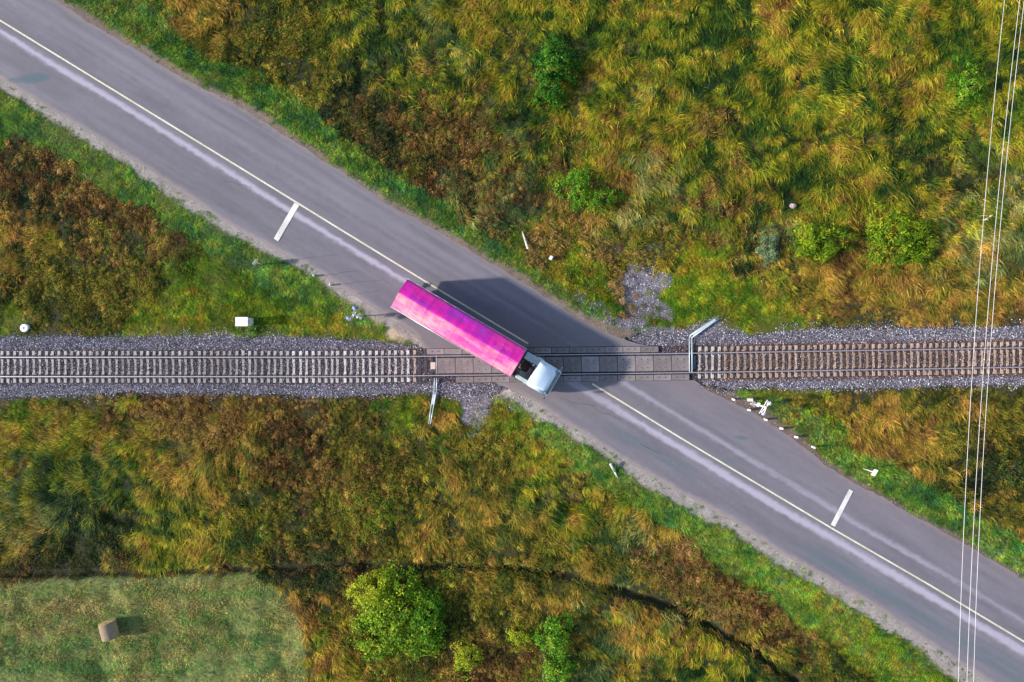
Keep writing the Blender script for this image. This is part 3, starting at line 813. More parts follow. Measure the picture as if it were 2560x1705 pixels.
def run(names_pool, protos, dens, nm, label, cat, smin, smax, zsc, use_flow, extra=1.0, seedc=100, use_dark=True, tcol=None):
    x, y = candidates(dens)
    k, px, py = keep_mask(x, y)
    x, y, px, py = x[k], y[k], px[k], py[k]
    t = (veg_weights(px, py) * np.exp(rng.normal(0, .75, (len(x), len(TYPES))))).argmax(1)
    m = np.isin(t, names_pool) & (rng.random(len(x)) < extra)
    x, y, px, py, t = x[m], y[m], px[m], py[m], t[m]
    hn = fbm(x, y, 1.5, 70, 3)
    m = (rng.random(len(x)) < np.clip(3.4 * hn - .6, .25, 1)) | (not use_dark)
    # thinner in the ditch
    dd_ = np.abs(y - dit(x) + (fbm(x, y, 1.2, 48) - .5) * .35)
    m &= ~((dd_ < .36) & (rng.random(len(x)) < .88)) & ~((dd_ < .95) & (rng.random(len(x)) < .4))
    x, y, px, py, t, hn = x[m], y[m], px[m], py[m], t[m], hn[m]
    z = ground_z(x, y) - .02
    col = palette(t, x, y, seedc)
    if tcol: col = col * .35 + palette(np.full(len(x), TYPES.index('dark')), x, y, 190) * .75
    s = smin + (smax - smin) * np.clip(hn * 2.2 - .65 + rng.normal(0, .2, len(x)), 0, 1)
    # lower plants near the road and the track
    u, v = uv(x, y)
    near = sstep(0, 2.5, np.minimum(np.maximum(v - up(u), lo(u) - v), np.maximum(y - bup(x), blo(x) - y)))
    s = s * (.6 + .4 * near)
    if use_flow: rz = flow(px, py) + rng.normal(0, .27, len(x))
    else: rz = rng.random(len(x)) * 6.283
    rot = np.stack([rng.normal(0, .08, len(x)), rng.normal(0, .08, len(x)), rz], -1)
    pid = rng.integers(0, len(protos), len(x))
    tot = 0
    for i, pme in enumerate(protos):
        q = pid == i
        sc = np.stack([s[q], s[q], s[q] * zsc], -1)
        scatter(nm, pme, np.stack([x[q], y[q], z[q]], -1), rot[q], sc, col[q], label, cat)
        tot += q.sum()
    print(nm, tot)

run(tall_t, tallP, 25, 'tall_grass', 'tall wind-laid yellow green and golden grass of the rough meadow', 'grass', .40, 1.0, 1, True)
run(forb_t, forbP, 20, 'weeds', 'low brown, olive and green weeds of the rough ground', 'weeds', .34, .88, 1, False)
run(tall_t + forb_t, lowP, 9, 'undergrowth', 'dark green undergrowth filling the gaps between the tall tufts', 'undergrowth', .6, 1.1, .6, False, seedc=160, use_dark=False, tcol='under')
run(forb_t, stalkP, 8, 'weed_stalks', 'dry grass stalks growing among the weeds', 'grass', .6, 1.2, 1, False, seedc=130)
run(short_t[:2], shortP, 40, 'verge_grass', 'short green grass along the road verges and beside the railway', 'grass', .45, 1.15, 1, True, use_dark=False)
run(short_t[2:], mownP, 26, 'mown_grass', 'mown pale green stubble of the hay field', 'grass', .7, 1.3, 1, True, use_dark=False)

# loose stones of the ballast and the gravel patches
def stone_mesh(seed):
    r = np.random.default_rng(seed)
    bm = bmesh.new(); bmesh.ops.create_icosphere(bm, subdivisions=1, radius=.5)
    for v in bm.verts: v.co = v.co * (.75 + .5 * r.random()); v.co.z *= .75
    me = bpy.data.meshes.new('stone'); bm.to_mesh(me); bm.free()
    m, t, b = new_mat('stone')
    a = t.nodes.new('ShaderNodeAttribute'); a.attribute_name = 'tint'; a.attribute_type = 'INSTANCER'
    t.links.new(a.outputs[0], b.inputs['Base Color']); b.inputs['Roughness'].default_value = .9
    me.materials.append(m)
    return me
x, y = candidates(120, -44, 44, -6, 4)
eu_ = bup(x) + (fbm(x, x * 0, .9, 31) - .5) * .7 + .15; el_ = blo(x) - (fbm(x, x * 0 + 5, .9, 32) - .5) * .7 - .15
u, v = uv(x, y); dr = np.maximum(v - up(u), lo(u) - v)
m = (y < eu_ + rng.normal(0, .15, len(x))) & (y > el_ + rng.normal(0, .15, len(x))) & ((dr > .05) | (np.abs(y - trk(x)) < 1.3) & ((x < -6.2) | (x > 15)))
x, y = x[m], y[m]
x2, y2 = candidates(90, -8, 24, -9, 9)
px2 = x2 / SP + 1280; py2 = 852.5 - y2 / SP
m = (rng.random(len(x2)) < np.maximum(blobs(px2, py2, BARE) * .9, blobs(px2, py2, SAND) * .25))
x2, y2 = x2[m], y2[m]
u, v = uv(x2, y2); m = np.maximum(v - up(u), lo(u) - v) > .1; x2, y2 = x2[m], y2[m]
x3, y3 = candidates(60)
u, v = uv(x3, y3); d3 = np.maximum(v - up(u), lo(u) - v); sw = np.where(v > cl(u), shoulder_w(u, 1), shoulder_w(u, -1))
m = (d3 > .0) & (d3 < sw * 1.1) & (rng.random(len(x3)) < .3); x3, y3 = x3[m], y3[m]
kind3 = np.where(uv(x3, y3)[1] > cl(uv(x3, y3)[0]), 1, 0)
n1_, n2_, n3_ = len(x), len(x2), len(x3)
ddt = np.abs(y - trk(x))
z1 = .055 - .17 * sstep(1.45, 2.8, ddt) + .005
zz = np.concatenate([z1, ground_z(x2, y2), ground_z(x3, y3)])
xx = np.concatenate([x, x2, x3]); yy = np.concatenate([y, y2, y3]); n = len(xx)
g = np.concatenate([.24 * np.exp(rng.normal(-.35, .85, n1_ + n2_)), .3 * np.exp(rng.normal(-.1, .4, n3_))])
tint = np.stack([g, g * .955, g * 1.12], -1)
tint[n1_ + n2_:] = np.stack([g[n1_ + n2_:] * 1.05, g[n1_ + n2_:] * .92, g[n1_ + n2_:] * .84], -1)
rustm = np.zeros(n, bool); rustm[:n1_] = (ddt < 1.6) & (rng.random(n1_) < np.where(x > 13, .85, .35))
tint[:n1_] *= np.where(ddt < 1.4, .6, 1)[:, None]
tint[rustm] = tint[rustm] * np.array([.85, .56, .42])
tint = np.clip(tint, .02, .75)
ss = np.concatenate([.055 + .065 * rng.random(n1_ + n2_), .03 + .05 * rng.random(n3_)])
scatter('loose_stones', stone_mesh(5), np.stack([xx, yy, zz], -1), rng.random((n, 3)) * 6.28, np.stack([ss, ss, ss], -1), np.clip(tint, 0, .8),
        'broken grey ballast stones beside the rails and on the gravel patches', 'stones')
print('stones', n)

# ------------------------------------------------------------------ railway track (rails and sleepers bolted together)
steel = simple('polished_rail_steel', (.46, .44, .50), (.38, .36, .42), 2, .4, .4)
rustm_ = simple('rail_rust', (.075, .045, .045), (.045, .03, .035), 4, .85, 0, .3)
def conc(name, c0, c1, c2, sc=5):
    m, t, b = new_mat(name)
    n = noise(t, sc, 6, .7)
    oi = t.nodes.new('ShaderNodeObjectInfo')
    r = ramp(t, n.outputs[0], [(.28, c0), (.5, c1), (.72, c2)])
    r2 = ramp(t, oi.outputs['Random'], [(0, (.72, .70, .68)), (1, (1.15, 1.15, 1.15))])
    c_ = mixc(t, r.outputs[0], r2.outputs[0], 1, 'MULTIPLY')
    t.links.new(c_, b.inputs['Base Color']); b.inputs['Roughness'].default_value = .9
    n2 = noise(t, 40, 4); bump(t, n2.outputs[0], b, .3, .01)
    return m
slp_grey = conc('sleeper_concrete_grey', (.24, .235, .22), (.34, .33, .31), (.42, .41, .38))
slp_tan = conc('sleeper_concrete_brown', (.22, .13, .10), (.38, .29, .22), (.48, .41, .33))
slp_pale = conc('sleeper_concrete_pale', (.40, .38, .36), (.52, .50, .47), (.62, .6, .56))
slp_wood = conc('sleeper_timber', (.03, .028, .035), (.05, .047, .055), (.085, .075, .075))
track = empty('railway_track', (0, float(trk(0)), 0))
tag(track, 'single railway line on concrete sleepers crossing the road at an angle', 'railway track')
TY = float(trk(0))
def rail(side):
    prof = [(-.075, 0), (-.075, .02), (-.02, .035), (-.015, .125), (-.037, .14), (-.037, .172), (-.028, .18), (.028, .18), (.037, .172), (.037, .14), (.015, .125), (.02, .035), (.075, .02), (.075, 0)]
    xs_ = np.arange(-70, 70.1, 1.0)
    bm = bmesh.new(); prev = None
    for x_ in xs_:
        yc = float(trk(x_)) + side * .797 - TY
        ring = [bm.verts.new((x_, yc + a, .098 + b)) for a, b in prof]
        if prev:
            for k in range(len(prof)):
                j = (k + 1) % len(prof)
                f = bm.faces.new((prev[k], prev[j], ring[j], ring[k]))
                f.material_index = 1 if k in (5, 6, 7) else 0
        prev = ring
    bmesh.ops.recalc_face_normals(bm, faces=bm.faces[:])
    return from_bm('rail', bm, [rustm_, steel], track)
rail(1); rail(-1)
def sleeper_mesh(mat, wood=False):
    bm = bmesh.new()
    L_ = 1.31
    # tapered prestressed sleeper: wide ends, waisted middle, plus fastenings
    secs = [(-L_, .125, .095), (-L_ + .06, .135, .105), (-.95, .135, .105), (-.62, .13, .10), (-.3, .105, .075), (.3, .105, .075), (.62, .13, .10), (.95, .135, .105), (L_ - .06, .135, .105), (L_, .125, .095)]
    if wood: secs = [(-L_, .13, .10), (L_, .13, .10)]
    pv = None
    for yy_, w_, h_ in secs:
        r_ = [bm.verts.new(c_) for c_ in ((-w_, yy_, -.1), (w_, yy_, -.1), (w_ * .88, yy_, h_ - .015), (w_ * .78, yy_, h_), (-w_ * .78, yy_, h_), (-w_ * .88, yy_, h_ - .015))]
        if pv:
            for k in range(6): bm.faces.new((pv[k], pv[(k + 1) % 6], r_[(k + 1) % 6], r_[k]))
        else: bm.faces.new(r_[::-1])
        pv = r_
    bm.faces.new(pv)
    for s in (-1, 1):
        for q in (-.13, .13):
            box(bm, -.06, .06, s * .797 + q - .045, s * .797 + q + .045, .095, .135, mi=1)
            tube(bm, (0, s * .797 + q, .13), (0, s * .797 + q, .165), .02, n=6, mi=1)
    bmesh.ops.recalc_face_normals(bm, faces=bm.faces[:])
    me = bpy.data.meshes.new('sleeper'); bm.to_mesh(me); bm.free()
    me.materials.append(mat); me.materials.append(rustm_)
    return me
M_grey = sleeper_mesh(slp_grey); M_tan = sleeper_mesh(slp_tan); M_pale = sleeper_mesh(slp_pale); M_wood = sleeper_mesh(slp_wood, True)
spos = []
xq = 1037
while xq > -120:
    spos.append((xq, M_pale if xq > 720 and xq != 1037 else (M_tan if xq == 1037 else M_grey), None)); xq -= 15.85
for xq, lb in ((1050, None), (1065, None), (1081, None)): spos.append((xq, M_wood, 'dark timber sleeper at the end of the crossing slabs'))
xq = 1749; k = 0
while xq < 2680:
    spos.append((xq, M_pale if k < 4 else M_tan, None)); xq += 16.02; k += 1
spos.append((1733, M_wood, 'dark timber sleeper at the end of the crossing slabs'))
spos.sort(key=lambda a: abs(a[0] - 1280))
rest = bmesh.new(); nrest = 0
for k, (xq, me, lb) in enumerate(spos):
    x_ = (xq - 1280) * SP + rng.normal(0, .022)
    y_ = float(trk(x_)) - TY
    if k < 100:
        o = link(bpy.data.objects.new('sleeper', me), track)
        o.location = (x_, y_, rng.normal(0, .003)); o.rotation_euler.z = rng.normal(0, .012)
        if lb: o['label'] = lb
    else:
        r2 = bmesh.new(); r2.from_mesh(me)
        bmesh.ops.translate(r2, verts=r2.verts[:], vec=(x_, y_, 0))
        # ids: grey=0 tan=1 rust=2
        for f in r2.faces: f.material_index = 2 if f.material_index == 1 else (0 if x_ < 0 else 1)
        t_ = bpy.data.meshes.new('t'); r2.to_mesh(t_); r2.free(); rest.from_mesh(t_); bpy.data.meshes.remove(t_); nrest += 1
o = from_bm('sleepers', rest, [slp_grey, slp_tan, rustm_], track); o['kind'] = 'stuff'
print('sleepers', len(spos), 'rest', nrest)
# steel plate / beige box at the end of the slabs
def tv(px_, py_, z=0): return P(px_, py_, z)

# ------------------------------------------------------------------ crossing slabs
slab_mat = conc('crossing_slab_concrete', (.15, .128, .125), (.205, .178, .18), (.27, .245, .24), 2.2)
hole_mat = simple('dark_hole', (.02, .018, .02), (.035, .03, .03), 6, .9)
rim_mat = simple('angle_iron', (.11, .085, .085), (.07, .055, .06), 5, .7, .3)
def slab(cx, yc, ln, wd, holes, label, group):
    t = empty('crossing_slab', (cx, yc, .08))
    tag(t, label, 'concrete slab', group, 'thing')
    bm = bmesh.new()
    box(bm, -ln / 2 + .03, ln / 2 - .03, -wd / 2 + .02, wd / 2 - .02, 0, .178 + rng.normal(0, .004), bev=.012)
    from_bm('panel', bm, slab_mat, t)
    bm = bmesh.new()
    for s in (-1, 1):
        box(bm, s * (ln / 2 - .016) - .012, s * (ln / 2 - .016) + .012, -wd / 2 + .005, wd / 2 - .005, 0, .172)
        box(bm, -ln / 2 + .03, ln / 2 - .03, s * (wd / 2 - .009) - .009, s * (wd / 2 - .009) + .009, 0, .172)
    from_bm('steel_edge', bm, rim_mat, t)
    for hx, hy in holes:
        bm = bmesh.new(); box(bm, hx - .045, hx + .045, hy - .035, hy + .035, .1, .1865)
        from_bm('lifting_socket', bm, hole_mat, t)
    return t
ordw = ['leftmost', 'second', 'third', 'fourth', 'fifth', 'sixth', 'seventh', 'eighth', 'ninth', 'tenth', 'eleventh', 'twelfth', 'thirteenth', 'rightmost']
def row(x0, x1, n, dy, wd, name, group, holes):
    ln = (x1 - x0) * SP / n
    for k in range(n):
        cx = (x0 - 1280) * SP + ln * (k + .5)
        o_ = 'leftmost' if k == 0 else ('rightmost' if k == n - 1 else ordw[k])
        nm_ = f'{o_} grey concrete slab {name}' if k in (0, n - 1) else f'{o_} grey concrete slab from the left {name}'
        t = slab(cx, float(trk(cx)) + dy, ln, wd, holes, nm_, group)
        t.rotation_euler.z = math.atan2(float(trk(cx + 1) - trk(cx - 1)), 2)
row(1094, 1722, 14, 0, 1.30, 'in the row between the two rails', 'concrete crossing slabs between the rails', [(a, b) for a in (-.26, .26) for b in (-.33, .33)])
row(1067, 1645, 13, 1.17, .50, 'in the row above the upper rail', 'concrete crossing slabs above the upper rail', [(-.26, 0), (.26, 0)])
row(1140, 1722, 13, -1.17, .50, 'in the row below the lower rail', 'concrete crossing slabs below the lower rail', [(-.26, 0), (.26, 0)])

# ------------------------------------------------------------------ trackside cable troughs
trough_mat = simple('galvanised_pale_steel', (.50, .62, .66), (.60, .68, .74), 2, .45, .25)
trough_dark = simple('trough_inner', (.12, .15, .18), (.2, .24, .27), 3, .7)
def trough(name, segs, wd, label):
    o = empty(name, P(segs[0][0], segs[0][1], 0)); tag(o, label, 'cable trough', 'pale cable troughs leading away from the track')
    base_ = o.location
    for kind in ('pipe_a', 'pipe_b', 'cover'):
        bm = bmesh.new(); any_ = False
        for k in range(len(segs) - 1):
            a = P(segs[k][0], segs[k][1], segs[k][2]) - base_; b = P(segs[k + 1][0], segs[k + 1][1], segs[k + 1][2]) - base_
            w0 = segs[k][3]; w1 = segs[k + 1][3]
            d = (b - a).normalized(); n_ = Vector((-d.y, d.x, 0)).normalized()
            if kind == 'cover':
                if not segs[k][4]: continue
                ins0, ins1 = .03, .03
                p_ = [a + n_ * (w0 / 2 - ins0) + d * .25, a - n_ * (w0 / 2 - ins0) + d * .25, b - n_ * (w1 / 2 - ins1) - d * .3, b + n_ * (w1 / 2 - ins1) - d * .3]
                lo4 = [bm.verts.new(q + Vector((0, 0, -.02))) for q in p_]; hi4 = [bm.verts.new(q + Vector((0, 0, .025))) for q in p_]
                bm.faces.new(hi4)
                for i in range(4): bm.faces.new((lo4[i], lo4[(i + 1) % 4], hi4[(i + 1) % 4], hi4[i]))
                any_ = True
            else:
                s = 1 if kind == 'pipe_a' else -1
                tube(bm, a + n_ * s * w0 / 2, b + n_ * s * w1 / 2, .035, n=8); any_ = True
        bmesh.ops.recalc_face_normals(bm, faces=bm.faces[:])
        if any_: from_bm('cover_plate' if kind == 'cover' else 'pipe', bm, trough_mat, o)
        else: bm.free()
    return o
trough('cable_trough', [(1727, 930, .33, .2, 0), (1726.5, 842, .20, .22, 1), (1796, 793.5, .15, .24, 0)], .2,
       'pale steel trough bent away from the track at the right end of the slabs')
trough('cable_trough', [(1089, 945, .33, .18, 0), (1088, 978, .18, .2, 1), (1080, 1020, .15, .2, 0), (1074, 1060, .05, .14, 0)], .2,
       'narrow steel trough running down from the track at the left end of the slabs')
# beige cable box between the rails
t = empty('junction_box', P(1083, 914, .1)); tag(t, 'small beige junction box lying between the rails left of the slabs', 'box')
bm = bmesh.new(); box(bm, -.19, .19, -.28, .28, 0, .13, bev=.015)
from_bm('housing', bm, simple('beige_steel', (.55, .46, .36), (.47, .40, .33), 6, .6), t)
bm = bmesh.new(); box(bm, -.2, .2, -.29, .29, .131, .15, bev=.006)
from_bm('lid', bm, simple('beige_lid', (.58, .49, .38), (.5, .42, .34), 6, .6), t)
t = empty('steel_beam', P(1090, 900, .1)); tag(t, 'dark steel beam beside the left end of the crossing slabs', 'steel beam', 'steel beams at the ends of the crossing slabs')
bm = bmesh.new(); box(bm, -.05, .05, -1.05, .42, 0, .12, bev=.01); from_bm('web', bm, simple('blue_black_steel', (.04, .05, .075), (.07, .09, .12), 5, .5, .4), t)
bm = bmesh.new(); tube(bm, (.07, -1.05, .12), (.07, .42, .12), .02); from_bm('edge_pipe', bm, trough_mat, t)
t = empty('steel_beam', P(1733, 925, .1)); tag(t, 'dark steel plate beam beside the right end of the crossing slabs', 'steel beam', 'steel beams at the ends of the crossing slabs')
bm = bmesh.new(); box(bm, -.16, .16, .05, 1.2, 0, .10, bev=.01); from_bm('web', bm, simple('blue_black_plate', (.05, .07, .09), (.08, .11, .14), 5, .5, .4), t)
bm = bmesh.new(); tube(bm, (-.1, .05, .14), (-.1, 1.2, .14), .02); from_bm('edge_pipe', bm, trough_mat, t)

# ------------------------------------------------------------------ truck
def build_truck():
    a = P(1000, 733, 4.0); a = Vector((a.x, a.y, ROADZ)); b = P(1391, 963.5, 3.4); b = Vector((b.x, b.y, ROADZ))
    d = b - a; L_ = d.length; ang = math.atan2(d.y, d.x)
    print('truck length', L_, math.degrees(ang))
    T_ = empty('articulated_truck', a, ang)
    tag(T_, 'articulated truck with pink tarpaulin trailer and white cab driving over the railway crossing', 'truck')
    TL = 10.55; HW = 1.22; zf = 1.25; zt = 3.86
    # tarpaulin: gabled roof with sag between the bows
    m, t, bs = new_mat('pink_tarpaulin')
    tcd = t.nodes.new('ShaderNodeTexCoord'); mp = t.nodes.new('ShaderNodeMapping'); mp.inputs['Scale'].default_value = (.35, 1.2, 1)
    t.links.new(tcd.outputs['Object'], mp.inputs[0])
    nn = noise(t, 1.1, 5, .6, mp.outputs[0])
    rr = ramp(t, nn.outputs[0], [(.25, (.34, .06, .48)), (.38, (.55, .015, .45)), (.52, (.78, .008, .36)), (.68, (.80, .04, .34)), (.82, (.70, .14, .50))])
    n5 = noise(t, 1.0, 8, .7)
    r5 = ramp(t, n5.outputs[0], [(.55, (0, 0, 0)), (.8, (.35, .35, .35))])
    cm = mixc(t, rr.outputs[0], (.7, .35, .5), r5.outputs[0])
    # sunlit brightness painted into the right-hand slope's colour; left-hand one stays darker violet
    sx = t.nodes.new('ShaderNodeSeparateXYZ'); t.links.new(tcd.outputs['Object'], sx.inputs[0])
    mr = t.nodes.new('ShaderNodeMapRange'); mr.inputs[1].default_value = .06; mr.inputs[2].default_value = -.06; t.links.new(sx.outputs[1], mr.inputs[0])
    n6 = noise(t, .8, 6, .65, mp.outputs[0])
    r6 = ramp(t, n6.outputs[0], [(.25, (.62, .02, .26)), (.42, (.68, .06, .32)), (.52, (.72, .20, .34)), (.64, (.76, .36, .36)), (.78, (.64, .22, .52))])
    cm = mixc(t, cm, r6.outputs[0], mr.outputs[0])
    wv = t.nodes.new('ShaderNodeTexWave'); wv.bands_direction = 'X'; wv.inputs['Scale'].default_value = .245; wv.inputs['Distortion'].default_value = .15
    t.links.new(tcd.outputs['Object'], wv.inputs[0])
    rw = ramp(t, wv.outputs['Fac'], [(.0, (.72, .66, .72)), (.012, (1, 1, 1))])
    cm = mixc(t, cm, rw.outputs[0], 1.0, 'MULTIPLY')
    ng_ = noise(t, 2.2, 8, .75, mp.outputs[0]); rg = ramp(t, ng_.outputs[0], [(.35, (.78, .74, .78)), (.55, (1, 1, 1))])
    cm = mixc(t, cm, rg.outputs[0], 1.0, 'MULTIPLY')
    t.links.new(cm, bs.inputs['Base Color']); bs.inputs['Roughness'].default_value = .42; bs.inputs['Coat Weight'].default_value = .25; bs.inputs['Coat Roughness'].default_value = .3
    nb = noise(t, 3, 5, .6); bump(t, nb.outputs[0], bs, .35, .06)
    nu = 106; nvv = 40
    uu = np.linspace(0, TL, nu); ss_ = np.linspace(0, 1, nvv)
    def section(sv):
        # perimeter from right skirt bottom over the ridge to left skirt bottom
        pts = np.array([(-HW, zf), (-HW, 2.2), (-HW, 3.2), (-HW, zt - .10), (-HW + .08, zt), (-.6, zt + .23), (-.04, zt + .44), (.04, zt + .44), (.6, zt + .23), (HW - .08, zt), (HW, zt - .10), (HW, 3.2), (HW, 2.2), (HW, zf)])
        dl = np.r_[0, np.cumsum(np.hypot(*np.diff(pts, axis=0).T))]; dl /= dl[-1]
        return np.interp(sv, dl, pts[:, 0]), np.interp(sv, dl, pts[:, 1])
    sy, sz = section(ss_)
    VX, SV = np.meshgrid(uu, ss_, indexing='ij')
    VY = np.tile(sy, (nu, 1)); VZ = np.tile(sz, (nu, 1))
    bow = np.abs(np.sin(np.pi * VX / (TL / 13)))
    roofm = (VZ > zt - .02)
    VZ = VZ - roofm * .022 * bow * (1 - (VY / HW) ** 2) + (fbm(VX * .35, VY + 9, .5, 77) - .5) * .10 * roofm * (1 - np.exp(-(VY / .25) ** 2))
    VY = VY * (1 + (~roofm) * (.012 * bow + .01 * (fbm(VX, VZ, .6, 78) - .5)))
    ii = np.arange(nu * nvv).reshape(nu, nvv)
    ff = np.stack([ii[:-1, :-1], ii[1:, :-1], ii[1:, 1:], ii[:-1, 1:]], -1).reshape(-1, 4)
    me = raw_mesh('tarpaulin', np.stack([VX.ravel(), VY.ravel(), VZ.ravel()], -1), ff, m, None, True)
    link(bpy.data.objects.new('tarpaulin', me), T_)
    alu = simple('aluminium_rail', (.62, .60, .64), (.5, .5, .53), 4, .4, .6)
    dark = simple('chassis_black', (.035, .035, .04), (.06, .055, .055), 5, .6)
    grey = simple('grey_board', (.22, .23, .27), (.3, .3, .33), 3, .6)
    for s in (-1, 1):
        bm = bmesh.new(); tube(bm, (-.1, s * (HW + .035), zt - .14), (TL + .05, s * (HW + .035), zt - .14), .03, n=8)
        from_bm('roof_rail', bm, alu, T_)
        bm = bmesh.new(); box(bm, 0, TL, s * (HW + .015) - .02, s * (HW + .015) + .02, 1.08, 1.25); from_bm('side_rail', bm, alu, T_)
    def endboard(x0, x1, mat, nm):
        bm = bmesh.new(); yz = [(-HW, zf), (HW, zf), (HW, zt - .1), (0, zt + .37), (-HW, zt - .1)]
        A_ = [bm.verts.new((x0, y_, z_)) for y_, z_ in yz]; B_ = [bm.verts.new((x1, y_, z_)) for y_, z_ in yz]
        bm.faces.new(A_[::-1]); bm.faces.new(B_)
        for k in range(5): bm.faces.new((A_[k], A_[(k + 1) % 5], B_[(k + 1) % 5], B_[k]))
        bmesh.ops.recalc_face_normals(bm, faces=bm.faces[:])
        return from_bm(nm, bm, mat, T_)
    endboard(TL, TL + .06, grey, 'front_board'); rd = endboard(-.06, 0, m, 'rear_flap')
    bm = bmesh.new(); box(bm, 0, TL, -HW, HW, 1.08, 1.24); from_bm('load_floor', bm, grey, T_)
    bm = bmesh.new()
    for s in (-1, 1): box(bm, .1, 13.0, s * .42 - .05, s * .42 + .05, .85, 1.07)
    for q in (1, 3, 5, 7, 9, 10.4, 11.2): box(bm, q - .05, q + .05, -.37, .37, .9, 1.0)
    from_bm('chassis', bm, dark, T_)
    tyre = simple('tyre_rubber', (.022, .022, .023), (.035, .034, .033), 9, .85, 0, .3)
    rimm = simple('wheel_rim', (.5, .5, .5), (.35, .35, .36), 6, .4, .5)
    def wheel(x_, s, wd=.3):
        y1 = s * (HW + .0); y0 = y1 - s * wd
        bm = bmesh.new(); ym = (y0 + y1) / 2
        prof = [(.30, -.5), (.44, -.5), (.50, -.38), (.51, 0), (.50, .38), (.44, .5), (.30, .5)]
        n_ = 28; rings = []
        for i in range(n_):
            th = 2 * math.pi * i / n_
            rings.append([bm.verts.new((x_ + r_ * math.cos(th), ym + q * wd, .51 + r_ * math.sin(th))) for r_, q in prof])
        for i in range(n_):
            for k in range(len(prof) - 1):
                bm.faces.new((rings[i][k], rings[(i + 1) % n_][k], rings[(i + 1) % n_][k + 1], rings[i][k + 1]))
        bmesh.ops.recalc_face_normals(bm, faces=bm.faces[:])
        wo = from_bm('wheel', bm, tyre, T_, True)
        bm = bmesh.new(); tube(bm, (x_, ym - wd * .25, .51), (x_, ym + s * wd * .38, .51), .30, .28, 20); tube(bm, (x_, ym + s * wd * .38, .51), (x_, ym + s * wd * .5, .51), .1, .08, 12)
        from_bm('rim', bm, rimm, wo)
    for x_ in (1.7, 3.0, 4.3, 10.75, 13.05):
        for s in (-1, 1): wheel(x_, s, .32 if x_ < 13 else .28)
    for x_ in (1.7, 3.0, 4.3, 10.75, 13.05):
        bm = bmesh.new(); tube(bm, (x_, -1.0, .51), (x_, 1.0, .51), .07, n=8); from_bm('axle', bm, dark, T_)
    for s in (-1, 1):
        bm = bmesh.new(); box(bm, 1.0, 5.0, s * 1.05 - .17, s * 1.05 + .17, 1.035, 1.06); from_bm('mudguard', bm, dark, T_)
        bm = bmesh.new(); tube(bm, (11.75, s * .95, .68), (12.35, s * .95, .68), .3, n=18); from_bm('fuel_tank', bm, alu, T_)
    bm = bmesh.new(); box(bm, -.12, -.02, -1.15, 1.15, .45, .62, bev=.02); from_bm('bumper_bar', bm, dark, T_)
    for s in (-1, 1):
        bm = bmesh.new(); box(bm, -.13, -.08, s * .9 - .18, s * .9 + .18, .68, .80); from_bm('tail_light', bm, simple('red_lens', (.5, .02, .02), (.4, .02, .02), 5, .3), T_)
    # tractor
    white = simple('cab_paint', (.60, .72, .84), (.66, .76, .86), 1.5, .35, 0, 0, .4)
    pale = simple('fairing_paint', (.42, .50, .50), (.33, .40, .41), 2, .45)
    glass = simple('windscreen_glass', (.08, .13, .15), (.12, .19, .21), 2, .06)
    bm = bmesh.new(); CW = 1.15
    x0, x1 = 11.95, L_ - .02
    prof = [(x0, 1.0), (x0, 3.1), (x0 + .1, 3.28), (x0 + 1.45, 3.22), (x1 - .62, 3.04), (x1 - .12, 2.05), (x1, 1.6), (x1, .75), (x1 - .3, .55), (x0 + 1.75, .55), (x0 + 1.7, .95), (x0 + .4, .95)]
    rings = []
    for q, ins in ((-1, .12), (-.93, .03), (-.8, 0), (0, 0), (.8, 0), (.93, .03), (1, .12)):
        cx_, cz_ = (x0 + x1) / 2, 1.9
        k_ = 1 - ins * .6
        rings.append([bm.verts.new((cx_ + (px_ - cx_) * k_, q * CW, cz_ + (pz_ - cz_) * k_)) for px_, pz_ in prof])
    n_ = len(prof)
    for a_, b_2 in zip(rings[:-1], rings[1:]):
        for k in range(n_): bm.faces.new((a_[k], a_[(k + 1) % n_], b_2[(k + 1) % n_], b_2[k]))
    bm.faces.new(rings[0]); bm.faces.new(rings[-1][::-1])
    bmesh.ops.recalc_face_normals(bm, faces=bm.faces[:])
    bmesh.ops.bevel(bm, geom=[e for e in bm.edges if len(e.link_faces) == 2 and e.calc_face_angle() > .5], offset=.06, segments=3, affect='EDGES')
    cab = from_bm('cab', bm, white, T_, True)
    def quad_solid(name, pts, mat, th, parent):
        bm = bmesh.new(); p_ = [Vector(q) for q in pts]
        nn_ = (p_[1] - p_[0]).cross(p_[2] - p_[0]).normalized() * th
        A_ = [bm.verts.new(q) for q in p_]; B_ = [bm.verts.new(q + nn_) for q in p_]
        bm.faces.new(A_[::-1]); bm.faces.new(B_)
        for k in range(4): bm.faces.new((A_[k], A_[(k + 1) % 4], B_[(k + 1) % 4], B_[k]))
        bmesh.ops.recalc_face_normals(bm, faces=bm.faces[:])
        return from_bm(name, bm, mat, parent)
    quad_solid('windscreen', [(x1 - .565, -.98, 2.96), (x1 - .115, -.98, 2.08), (x1 - .115, .98, 2.08), (x1 - .565, .98, 2.96)], glass, .02, cab)
    for s in (-1, 1):
        quad_solid('side_window', [(x1 - .45, s * 1.155, 2.7), (x1 - .25, s * 1.155, 2.05), (x0 + .95, s * 1.155, 2.05), (x0 + .95, s * 1.155, 2.7)], glass, .012 * s, cab)
        bm = bmesh.new(); box(bm, x0 + .9, x1 - .2, s * 1.157 - .01, s * 1.157 + .01, 1.0, 1.98, bev=.008); dr_o = from_bm('door', bm, white, cab)
        bm = bmesh.new(); box(bm, x0 + 1.0, x0 + 1.2, s * 1.18 - .012, s * 1.18 + .012, 1.75, 1.8); from_bm('handle', bm, dark, cab)
